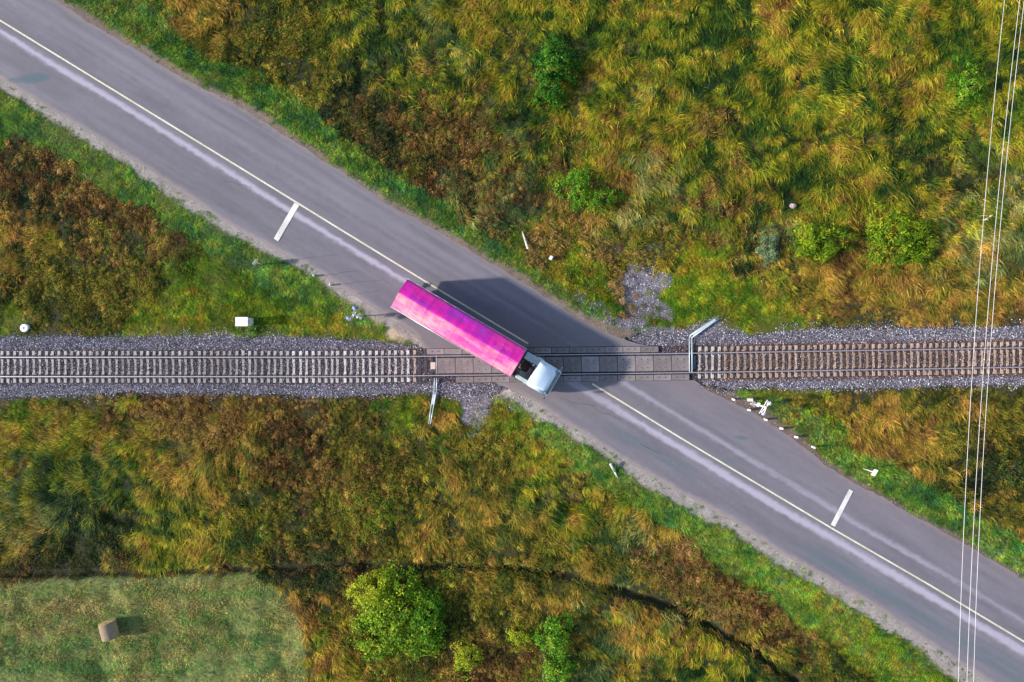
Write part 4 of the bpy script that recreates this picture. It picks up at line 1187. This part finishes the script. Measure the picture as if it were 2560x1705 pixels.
        bm = bmesh.new(); box(bm, x1 - .02, x1 + .03, s * .85 - .2, s * .85 + .2, .95, 1.15, bev=.01); from_bm('headlight', bm, simple('lamp_lens', (.7, .7, .7), (.6, .6, .62), 5, .1), cab)
        bm = bmesh.new(); tube(bm, (x1 - .35, s * 1.12, 2.6), (x1 - .2, s * 1.36, 2.6), .02, n=8); box(bm, x1 - .28, x1 - .2, s * 1.38 - .1, s * 1.38 + .1, 2.15, 2.65, bev=.02); from_bm('mirror', bm, dark if s < 0 else grey, cab)
        # side fairings between cab and trailer
        bm = bmesh.new(); box(bm, 10.75 if s > 0 else 10.95, x0 + .02, .55 if s > 0 else -1.13, 1.13 if s > 0 else -.82, 1.2, 2.75 if s > 0 else 2.3, bev=.05); from_bm('side_fairing', bm, pale, T_)
    bm = bmesh.new(); box(bm, x1 - .60, x1 - .42, -1.05, 1.05, 3.03, 3.07, bev=.015); from_bm('sun_visor', bm, simple('visor', (.25, .36, .42), (.33, .44, .5), 3, .3), cab)
    # roof air deflector
    bm = bmesh.new()
    rows_ = [(x0 + .05, 3.62, .95), (x0 + .35, 3.70, .97), (x0 + .8, 3.58, .95), (x0 + 1.3, 3.35, .9), (x0 + 1.6, 3.2, .85)]
    pv = None
    for x_, z_, w_ in rows_:
        r_ = [bm.verts.new((x_, y_, zz_)) for y_, zz_ in ((-w_, 3.2), (-w_ * .97, z_ - .08), (-w_ * .8, z_), (0, z_ + .03), (w_ * .8, z_), (w_ * .97, z_ - .08), (w_, 3.2))]
        if pv:
            for k in range(6): bm.faces.new((pv[k], pv[k + 1], r_[k + 1], r_[k]))
        pv = r_
        if x_ == rows_[0][0]: bm.faces.new(r_)
    bm.faces.new(pv[::-1])
    bmesh.ops.recalc_face_normals(bm, faces=bm.faces[:])
    from_bm('roof_deflector', bm, white, cab, True)
    bm = bmesh.new(); box(bm, x1 - 1.05, x1 - .68, -.32, .32, 3.12, 3.17, bev=.02); from_bm('roof_hatch', bm, simple('hatch', (.38, .5, .68), (.42, .54, .7), 3, .3), cab)
    # between cab and trailer
    bm = bmesh.new(); tube(bm, (11.3, 0, 1.05), (11.3, 0, 1.2), .45, .43, 20); from_bm('fifth_wheel', bm, dark, T_)
    bm = bmesh.new(); box(bm, 11.1, 11.9, -.95, .95, 1.07, 1.1)
    for q in np.arange(-.9, .91, .15): box(bm, 11.1, 11.9, q - .015, q + .015, 1.102, 1.13)
    from_bm('catwalk', bm, simple('catwalk_plate', (.60, .58, .57), (.44, .43, .42), 8, .6), T_)
    bm = bmesh.new(); box(bm, 11.55, 11.8, -.25, .15, 1.15, 2.1, bev=.03); from_bm('air_filter', bm, simple('rusty_brown', (.20, .10, .07), (.13, .08, .06), 5, .7), T_)
    bm = bmesh.new(); tube(bm, (11.7, .45, 1.1), (11.7, .45, 3.0), .08, n=12); from_bm('exhaust_pipe', bm, alu, T_)
    for k, q in enumerate((-.15, 0, .15)):
        bm = bmesh.new(); prev = Vector((11.9, q, 2.0))
        for i in range(1, 9):
            t_ = i / 8; nx_ = Vector((11.9 - 1.28 * t_, q, 2.0 - .5 * math.sin(math.pi * t_))); tube(bm, prev, nx_, .018, n=6, cap=False); prev = nx_
        from_bm('air_line', bm, simple('hose', (.5, .05, .04) if k else (.05, .06, .4), (.3, .04, .03), 5, .5), T_)
    return T_
build_truck()

# ------------------------------------------------------------------ trackside and roadside objects
wht = simple('weathered_white_paint', (.80, .79, .77), (.66, .65, .64), 5, .5)
gry = simple('galvanised_post', (.48, .50, .55), (.38, .40, .45), 6, .5, .3)
blu = simple('blue_grey_hood', (.12, .17, .42), (.2, .27, .5), 4, .4)
blk = simple('black_board', (.02, .02, .025), (.035, .035, .04), 5, .5)
def gz(p): return float(ground_z(np.array([p.x]), np.array([p.y]))[0])
def at(px_, py_):
    p = P(px_, py_, -.1); z = gz(p); p = P(px_, py_, z); return Vector((p.x, p.y, gz(p)))

# equipment cabinet
p0 = P(633, 805, -.05); zc = gz(p0) - .03
t = empty('relay_cabinet', (p0.x - .5, p0.y, zc)); tag(t, 'white sheet steel relay cabinet standing on the grass above the track', 'cabinet')
bm = bmesh.new(); box(bm, -.44, .46, -.31, .31, .14, 1.42, bev=.01); from_bm('body', bm, wht, t)
bm = bmesh.new(); box(bm, -.50, .51, -.37, .37, 1.422, 1.50, bev=.015); from_bm('roof', bm, simple('cabinet_roof', (.86, .85, .84), (.78, .77, .77), 3, .45), t)
bm = bmesh.new(); box(bm, -.38, .40, -.25, .25, 0, .138); from_bm('plinth', bm, slp_grey, t)
bm = bmesh.new(); box(bm, .462, .475, -.26, .26, .25, 1.32, bev=.004); dr = from_bm('door', bm, simple('door_steel', (.70, .70, .70), (.62, .62, .63), 4, .5), t)
bm = bmesh.new(); box(bm, .477, .497, -.2, -.17, .7, .86); from_bm('handle', bm, gry, dr)
bm = bmesh.new()
for q in range(5): box(bm, .476, .484, -.14, .14, 1.12 + q * .035, 1.135 + q * .035)
from_bm('vent', bm, gry, dr)

# round concrete ring at the left
p0 = at(66, 820)
t = empty('concrete_ring', p0 + Vector((0, 0, -.03))); tag(t, 'round white concrete ring with a dark hole beside the track', 'concrete ring')
bm = bmesh.new()
ra_, rb_ = tube(bm, (0, 0, 0), (0, 0, .34), .33, .32, 28, cap=False)
rc_, rd_ = tube(bm, (0, 0, .02), (0, 0, .36), .07, .08, 28, cap=False)
for i in range(28): bm.faces.new((rb_[i], rb_[(i + 1) % 28], rd_[(i + 1) % 28], rd_[i]))
bmesh.ops.recalc_face_normals(bm, faces=bm.faces[:])
from_bm('ring', bm, wht, t)
bm = bmesh.new(); tube(bm, (0, 0, 0), (0, 0, .30), .069, n=16); from_bm('hole_plug', bm, hole_mat, t)

# crossing signals
def signal(basepx, face_ang, label):
    b0 = P(basepx[0], basepx[1], 0); z0 = gz(b0); b0 = Vector((b0.x, b0.y, z0))
    t = empty('crossing_signal', b0, face_ang); tag(t, label, 'crossing signal', 'light signals at the level crossing')
    bm = bmesh.new(); box(bm, -.2, .2, -.2, .2, -.05, .12, bev=.02); from_bm('footing', bm, slp_grey, t)
    bm = bmesh.new(); tube(bm, (0, 0, .1), (0, 0, 2.75), .055, n=12); from_bm('post', bm, wht, t)
    bm = bmesh.new(); box(bm, .06, .10, -.62, .62, 1.95, 2.07, bev=.01); from_bm('crossarm', bm, wht, t)
    for s in (-1, 1):
        bm = bmesh.new(); tube(bm, (.11, s * .47, 2.0), (.15, s * .47, 2.0), .21, n=20); lb_ = from_bm('backboard', bm, blk, t)
        bm = bmesh.new(); tube(bm, (.152, s * .47, 2.0), (.19, s * .47, 2.0), .1, .09, 16); from_bm('lens', bm, simple('dull_red_lens', (.35, .02, .02), (.25, .02, .02), 4, .2), lb_)
        bm = bmesh.new(); n_ = 14; pr_ = None
        for i in range(n_):
            a_ = math.pi * (i / (n_ - 1)) * 1.1 - .05 * math.pi
            y_, z_ = math.cos(a_), math.sin(a_)
            q = [bm.verts.new((.15, s * .47 + y_ * .15, 2.0 + z_ * .15)), bm.verts.new((.52, s * .47 + y_ * .14, 2.0 + z_ * .14 - .03)), bm.verts.new((.52, s * .47 + y_ * .13, 2.0 + z_ * .13 - .03)), bm.verts.new((.15, s * .47 + y_ * .14, 2.0 + z_ * .14))]
            if pr_:
                for k in range(4): bm.faces.new((pr_[k], pr_[(k + 1) % 4], q[(k + 1) % 4], q[k]))
            pr_ = q
        bmesh.ops.recalc_face_normals(bm, faces=bm.faces[:])
        from_bm('hood', bm, HOOD, lb_, True)
    for s in (-1, 1):
        bm = bmesh.new(); M_ = Matrix.Translation((.09 + .012 * s, 0, 2.55)) @ Matrix.Rotation(s * R(62), 4, 'X')
        box(bm, -.006, .006, -.07, .07, -.6, .6, M=M_); from_bm('cross_board', bm, wht, t)
    bm = bmesh.new(); box(bm, -.16, -.02, -.16, .16, 1.1, 1.5, bev=.02); from_bm('control_box', bm, wht, t)
    return t
HOOD = blu
rd_ang = math.atan2(E1[1], E1[0])
signal((903, 791), rd_ang + math.pi, 'hooded crossing light signal with blue hoods on the grass at the upper left road edge')
HOOD = simple('white_hood', (.75, .74, .74), (.45, .45, .6), 2, .4)
signal((1882, 1009), rd_ang, 'white hooded crossing light signal with crossed boards at the lower right road edge')

# small road signs seen from above
def road_sign(basepx, h, yaw, wplate, label):
    b0 = P(basepx[0], basepx[1], 0); b0 = Vector((b0.x, b0.y, gz(b0) - .05))
    t = empty('road_sign', b0, yaw); tag(t, label, 'road sign', 'road signs on single posts')
    bm = bmesh.new(); tube(bm, (0, 0, 0), (0, 0, h), .035, n=10); from_bm('post', bm, wht, t)
    bm = bmesh.new(); box(bm, .04, .065, -wplate / 2, wplate / 2, h - .55, h + .03, bev=.008); from_bm('plate', bm, wht, t)
    bm = bmesh.new(); box(bm, .036, .10, -.05, .05, h - .3, h - .22); from_bm('bracket', bm, gry, t)
    return t
road_sign((656, 661), 1.75, rd_ang + math.pi, .5, 'small pale road sign on a post in the grass below the upper left stop line')
road_sign((2155, 1170), 2.1, rd_ang, .55, 'white road sign on a post in the verge between road and golden grass')

# white marker posts
def marker(basepx, label, wd=.08, h=.62, group='short white marker posts along the road'):
    b0 = P(basepx[0], basepx[1], 0); b0 = Vector((b0.x, b0.y, gz(b0) - .04))
    t = empty('marker_post', b0, rng.normal(0, .2)); tag(t, label, 'marker post', group)
    bm = bmesh.new(); box(bm, -.05, .05, -wd, wd, 0, h, bev=.015, M=Matrix.Rotation(rng.normal(0, .04), 4, 'X')); from_bm('post', bm, wht, t)
    bm = bmesh.new(); box(bm, -.053, .053, -wd - .003, wd + .003, h * .62, h * .74); from_bm('dark_band', bm, blk, t)
    return t
ML = [((1829, 997), 'short white marker post nearest the track on the right verge, beside the gravel'),
      ((1868, 1024), 'short white marker post just below the white crossing signal'),
      ((1909, 1047), 'second white marker post below the white crossing signal along the verge'),
      ((1948, 1070), 'white marker post in the middle of the diagonal row below the white crossing signal'),
      ((1985, 1091), 'white marker post next to last in the diagonal row towards the road sign'),
      ((2027, 1115), 'white marker post last in the diagonal row, nearest the road sign')]
for pp, lb in ML: marker(pp, lb)
marker((788, 690), 'short white marker post in the shoulder between the stop line and the blue hooded signal', .07, .45)
marker((829, 713), 'short white marker post on the shoulder nearest the sandy patch', .07, .45)
def small_box(basepx, sx, sy, h, yaw, label):
    b0 = P(basepx[0], basepx[1], 0); b0 = Vector((b0.x, b0.y, gz(b0) - .03))
    t = empty('cable_post', b0, yaw); tag(t, label, 'cable box', 'small white cable boxes on short posts')
    bm = bmesh.new(); box(bm, -.05, .05, -.05, .05, 0, h - .25); from_bm('post', bm, gry, t)
    bm = bmesh.new(); box(bm, -sx / 2, sx / 2, -sy / 2, sy / 2, h - .25, h, bev=.02); from_bm('housing', bm, wht, t)
    bm = bmesh.new(); box(bm, -sx / 2 - .015, sx / 2 + .015, -sy / 2 - .015, sy / 2 + .015, h + .002, h + .03, bev=.01); from_bm('lid', bm, wht, t)
small_box((1868, 998), .38, .2, .6, 0, 'small flat white box on a post above the white crossing signal')
small_box((1377, 645), .24, .3, .5, -.5, 'small white box in the weeds right of the leaning post')

# leaning concrete posts
def lean_post(thick, thin, label):
    a = P(thin[0], thin[1], 0); za = gz(a); a = P(thin[0], thin[1], za - .02)
    b = P(thick[0], thick[1], za + .75)
    t = empty('leaning_post', a); tag(t, label, 'concrete post', 'leaning pale posts beside the road')
    bm = bmesh.new(); d = b - a
    tube(bm, (0, 0, 0), d * .5, .06, .085, 14); tube(bm, d * .5, d * .96, .085, .10, 14)
    from_bm('shaft', bm, simple('pale_post_concrete', (.60, .56, .54), (.46, .43, .40), 8, .8, 0, .3), t)
    bm = bmesh.new(); tube(bm, d * .962, d, .10, .07, 14); from_bm('cap', bm, wht, t)
lean_post((1320, 622), (1306, 579), 'pale tapered post leaning in the dry weeds above the road')
lean_post((1526, 1160), (1546, 1197), 'pale tapered post leaning in the green verge below the road')

# pale debris in the meadow
p0 = at(1979, 516)
bm = bmesh.new(); bmesh.ops.create_icosphere(bm, subdivisions=2, radius=.24)
for v in bm.verts:
    v.co.x *= 1.1 + .3 * rng.random(); v.co.y *= .75 + .3 * rng.random(); v.co.z *= .45 + .4 * rng.random()
o = from_bm('boulder', bm, simple('pink_grey_stone', (.42, .32, .31), (.30, .25, .25), 6, .8, 0, .5)); o.location = p0 + Vector((0, 0, .3)); tag(o, 'pinkish pale boulder lying among the tall grass', 'boulder')

# hay bale
p0 = P(283, 1568, -.6); zb = gz(p0)
t = empty('hay_bale', (p0.x, p0.y, zb), R(14)); tag(t, 'round hay bale lying on the mown field', 'hay bale')
def hay(name, c0, c1, c2, vec):
    m, tt, b = new_mat(name)
    tcd = tt.nodes.new('ShaderNodeTexCoord'); mp = tt.nodes.new('ShaderNodeMapping'); mp.inputs['Scale'].default_value = vec
    tt.links.new(tcd.outputs['Object'], mp.inputs[0])
    n_ = noise(tt, 9, 6, .7, mp.outputs[0]); r_ = ramp(tt, n_.outputs[0], [(.3, c0), (.5, c1), (.7, c2)])
    tt.links.new(r_.outputs[0], b.inputs['Base Color']); b.inputs['Roughness'].default_value = .9
    bump(tt, n_.outputs[0], b, .8, .05); return m
bm = bmesh.new(); rb = .66; nn_ = 40; rings = []
for j in range(15):
    y_ = -.68 + 1.36 * j / 14; rings.append([])
    for i in range(nn_):
        th = 2 * math.pi * i / nn_; rr_ = rb * (1 - (.05 if j in (0, 14) else 0)) + rng.normal(0, .010)
        z_ = .68 + rr_ * math.sin(th); z_ = max(z_, .02)
        rings[-1].append(bm.verts.new((rr_ * math.cos(th), y_, z_)))
for a_, b_3 in zip(rings[:-1], rings[1:]):
    for i in range(nn_): bm.faces.new((a_[i], a_[(i + 1) % nn_], b_3[(i + 1) % nn_], b_3[i]))
from_bm('wrapped_roll', bm, hay('straw_wrap', (.12, .085, .05), (.27, .20, .13), (.44, .34, .22), (.6, 5, .6)), t, True)
for s in (-1, 1):
    bm = bmesh.new(); cen = bm.verts.new((0, s * .74, .68)); pr_ = None; prv = [cen] * nn_
    for q, yy_ in ((.2, .735), (.4, .72), (.58, .70), (.655, .681)):
        cur = [bm.verts.new((q * math.cos(2 * math.pi * i / nn_), s * (yy_ + rng.normal(0, .008)), max(.02, .68 + q * math.sin(2 * math.pi * i / nn_)))) for i in range(nn_)]
        for i in range(nn_):
            j = (i + 1) % nn_
            bm.faces.new((cen, cur[i], cur[j]) if prv[0] is cen else (prv[i], cur[i], cur[j], prv[j]))
        prv = cur
    bmesh.ops.recalc_face_normals(bm, faces=bm.faces[:])
    from_bm('bale_end', bm, hay('straw_end', (.36, .22, .10), (.55, .36, .17), (.66, .48, .26), (3, 3, 3)), t)

# ------------------------------------------------------------------ overhead cables
cab_mat = simple('pale_cable', (.66, .64, .66), (.5, .49, .51), 1, .4)
def cable(pts, label):
    py_ = np.array([p[1] for p in pts], float); px_ = np.array([p[0] for p in pts], float)
    co = np.polyfit(py_, px_, 2)
    t_ = []
    for q in np.linspace(-500, 2300, 60):
        z = 9.6 + 1.4 * ((q - 900) / 1400) ** 2
        v = P(np.polyval(co, q), q, z); t_.append(v)
    bm = bmesh.new(); pr = None
    for k, v in enumerate(t_):
        ring = [bm.verts.new(v + Vector((math.cos(a_) * .015, 0, math.sin(a_) * .015))) for a_ in np.linspace(0, 2 * math.pi, 7)[:-1]]
        if pr:
            for i in range(6): f = bm.faces.new((pr[i], pr[(i + 1) % 6], ring[(i + 1) % 6], ring[i])); f.smooth = True
        pr = ring
    bmesh.ops.recalc_face_normals(bm, faces=bm.faces[:])
    o = from_bm('power_cable', bm, cab_mat); tag(o, label, 'power cable', 'overhead cables crossing the right side'); return co
c1 = cable([(2511.5, 0), (2456.8, 570), (2418.8, 1140), (2395.8, 1705)], 'leftmost of the three thin white overhead cables')
cable([(2549, 0), (2489, 570), (2443, 1140), (2417.7, 1705)], 'middle one of the three thin white overhead cables')
cable([(2560, 7), (2500.6, 570), (2458, 1140), (2434, 1705)], 'rightmost of the three thin white overhead cables')
bm = bmesh.new(); a = P(2459, 551, 9.2); b = P(2482, 537, 9.0)
t = empty('cable_spacer', a); tag(t, 'short pale yellow rod hanging at the leftmost overhead cable', 'rod')
tube(bm, (0, 0, 0), (b - a) * .65, .035, n=8); from_bm('rod', bm, cab_mat, t)
bm = bmesh.new(); tube(bm, (b - a) * .66, (b - a), .05, .04, 8); from_bm('tip', bm, simple('yellow_tip', (.75, .7, .2), (.65, .6, .2), 4, .5), t)
bm = bmesh.new(); tube(bm, (0, 0, 0), (0, 0, .45), .02, n=6); from_bm('clamp', bm, gry, t)

# ------------------------------------------------------------------ shrubs
LM = leaf_mat('shrub_leaf', False, .3)
bark = simple('bark', (.10, .075, .05), (.06, .045, .03), 12, .9, 0, .5)
def shrub(px_, py_, rx, ry, h, cols, n, size, label, name='leafy_shrub', rough=.25, elong=0.0, group='green shrubs in the rough ground', seed=1):
    r = np.random.default_rng(seed)
    p = P(px_, py_, -.3); z0 = gz(p) - .05; fac = (H - (z0 + h * .6)) / H
    p = Vector(((px_ - 1280) * SP * fac, (852.5 - py_) * SP * fac, z0))
    rx *= SP * fac; ry *= SP * fac
    t = empty(name, p); tag(t, label, 'shrub', group)
    # clusters of leaves on an uneven dome
    nc = max(14, int(n / 26)); C0 = []; 
    for k in range(nc):
        a = r.random() * 2 * math.pi; q = math.sqrt(r.random())
        lob = 1 + rough * math.sin(3 * a + seed) + rough * .7 * math.sin(5 * a + 2.1 * seed)
        x = math.cos(a) * q * rx * lob; y = math.sin(a) * q * ry * lob
        top = h * (1 - .75 * q ** 2.4) * (.8 + .35 * r.random())
        zz_ = top * (1 - .5 * r.random() ** 2)
        C0.append((x, y, zz_, .6 + .8 * r.random(), r.random()))
    C0 = np.array(C0)
    ci = r.integers(0, nc, n)
    cs = .12 * math.sqrt(rx * ry / 4) + .20
    pos = C0[ci, :3] + r.normal(0, 1, (n, 3)) * np.array([cs, cs, cs * .55]) * .5
    pos[:, 2] = np.maximum(pos[:, 2], .05)
    nrm = r.normal(0, .55, (n, 3)); nrm[:, 2] += 1.0
    out = pos.copy(); out[:, 0] /= rx; out[:, 1] /= ry; out[:, 2] = 0; nrm += out * .7
    nrm /= np.linalg.norm(nrm, axis=1)[:, None]
    d1 = np.cross(nrm, r.normal(0, 1, (n, 3))); d1 /= np.linalg.norm(d1, axis=1)[:, None]
    d2 = np.cross(nrm, d1)
    L_ = (size * (.6 + .8 * r.random(n)))[:, None]; W_ = L_ * (.6 - elong * .42)
    V_ = np.stack([pos - d1 * L_ / 2, pos + d2 * W_ / 2 - d1 * L_ * .08, pos + d1 * L_ / 2 - nrm * L_ * .12, pos - d2 * W_ / 2 - d1 * L_ * .08], 1).reshape(-1, 3)
    F_ = np.arange(4 * n).reshape(n, 4)
    pal = lin(np.array(cols)); q = np.clip(C0[ci, 4] * .75 + r.random(n) * .35 - .05, 0, .999) * (len(pal) - 1); i_ = q.astype(int); f_ = (q - i_)[:, None]
    cl_ = (pal[i_] * (1 - f_) + pal[i_ + 1] * f_) * (.6 + .7 * r.random(n))[:, None] * (.7 + .6 * C0[ci, 3] / 1.4)[:, None] * 1.2
    link(bpy.data.objects.new('crown', raw_mesh('crown', V_, F_, LM, np.repeat(cl_, 4, 0))), t)
    bm = bmesh.new()
    for k in range(7):
        a = k * .9 + r.random(); e = Vector((math.cos(a) * rx * .5, math.sin(a) * ry * .5, h * (.55 + .25 * r.random())))
        m_ = e * .45 + Vector((0, 0, h * .12)); s0 = Vector((r.normal(0, .1), r.normal(0, .1), 0))
        tube(bm, s0, m_, .05 + .012 * h, .035, 8); tube(bm, m_, e, .035, .012, 8)
    from_bm('trunk', bm, bark, t)
    return t
GR = [(44, 84, 24), (70, 116, 28), (98, 142, 34), (142, 160, 48)]
GY = [(92, 112, 26), (122, 142, 30), (150, 160, 40), (170, 160, 50)]
GD = [(22, 54, 20), (40, 88, 26), (64, 116, 30), (100, 132, 38)]
shrub(995, 1552, 116, 114, 2.3, [(56, 84, 24), (86, 120, 28), (116, 146, 34), (152, 160, 46)], 8500, .2, 'large rounded bright green shrub below the ditch', seed=3, rough=.17)
shrub(935, 1480, 66, 42, 2.2, GY, 3200, .16, 'yellow green shrub crown joined to the upper left of the largest shrub', seed=4)
shrub(1060, 1560, 48, 70, 2.5, GR, 3000, .16, 'bright green shrub crown on the right flank of the largest shrub', seed=23)
shrub(1392, 1600, 40, 60, 2.2, GR, 2800, .16, 'narrow bright green shrub growing up from the bottom edge', seed=5)
shrub(1395, 1690, 34, 44, 1.9, GR, 1800, .16, 'bright green shrub cut by the bottom edge of the picture', seed=6)
shrub(1165, 1650, 34, 44, 1.5, GY, 1500, .14, 'small yellow green shrub between the largest shrub and the red brown weeds', seed=7)
shrub(1300, 1590, 34, 34, 1.1, GY, 900, .13, 'sparse yellowish shrub left of the narrow green shrub', seed=8)
shrub(1390, 150, 58, 52, 2.0, GD, 2800, .18, 'dark green shrub standing alone in the upper meadow', seed=9)
shrub(1378, 222, 34, 40, 1.9, GD, 1800, .15, 'dark green shrub touching the lower side of the lone meadow shrub', seed=10)
shrub(1442, 465, 40, 50, 1.9, GR, 2300, .14, 'mid green shrub left of the pair above the gravel patch', seed=11)
shrub(1500, 500, 52, 32, 1.4, GR, 1800, .13, 'low green shrub right of the pair above the gravel patch', seed=12)
FE = [(46, 86, 24), (80, 116, 24), (118, 142, 28), (150, 152, 40)]
shrub(2055, 600, 84, 50, 1.6, FE, 2600, .26, 'feathery yellow green shrub, left one of the two above the golden grass', seed=13, elong=.7, rough=.2)
shrub(2250, 590, 92, 74, 1.8, FE, 3600, .26, 'feathery yellow green shrub, right one of the two above the golden grass', seed=14, elong=.7, rough=.2)
shrub(2430, 210, 40, 50, 1.6, GR, 1500, .16, 'loose bright green shrub by the overhead cables in the upper meadow', seed=15, elong=.5)
shrub(2300, 640, 40, 24, 1.1, FE, 900, .18, 'low feathery shrub at the foot of the right feathery shrub', seed=16, elong=.7)
shrub(1925, 615, 26, 50, 1.3, [(70, 92, 66), (96, 118, 84), (120, 140, 100), (140, 150, 110)], 1500, .26, 'grey green willow shrub left of the feathery shrubs', seed=17, elong=.95, name='willow_shrub')
shrub(2545, 1175, 34, 46, 1.6, [(34, 46, 24), (46, 62, 28), (62, 80, 34), (80, 86, 36)], 1300, .14, 'dark olive shrub at the right edge below the track', seed=18)
shrub(630, 826, 13, 16, .5, [(50, 90, 40), (80, 120, 50), (110, 140, 60), (120, 150, 70)], 140, .16, 'small green plant just below the white cabinet', seed=20, name='small_plant')
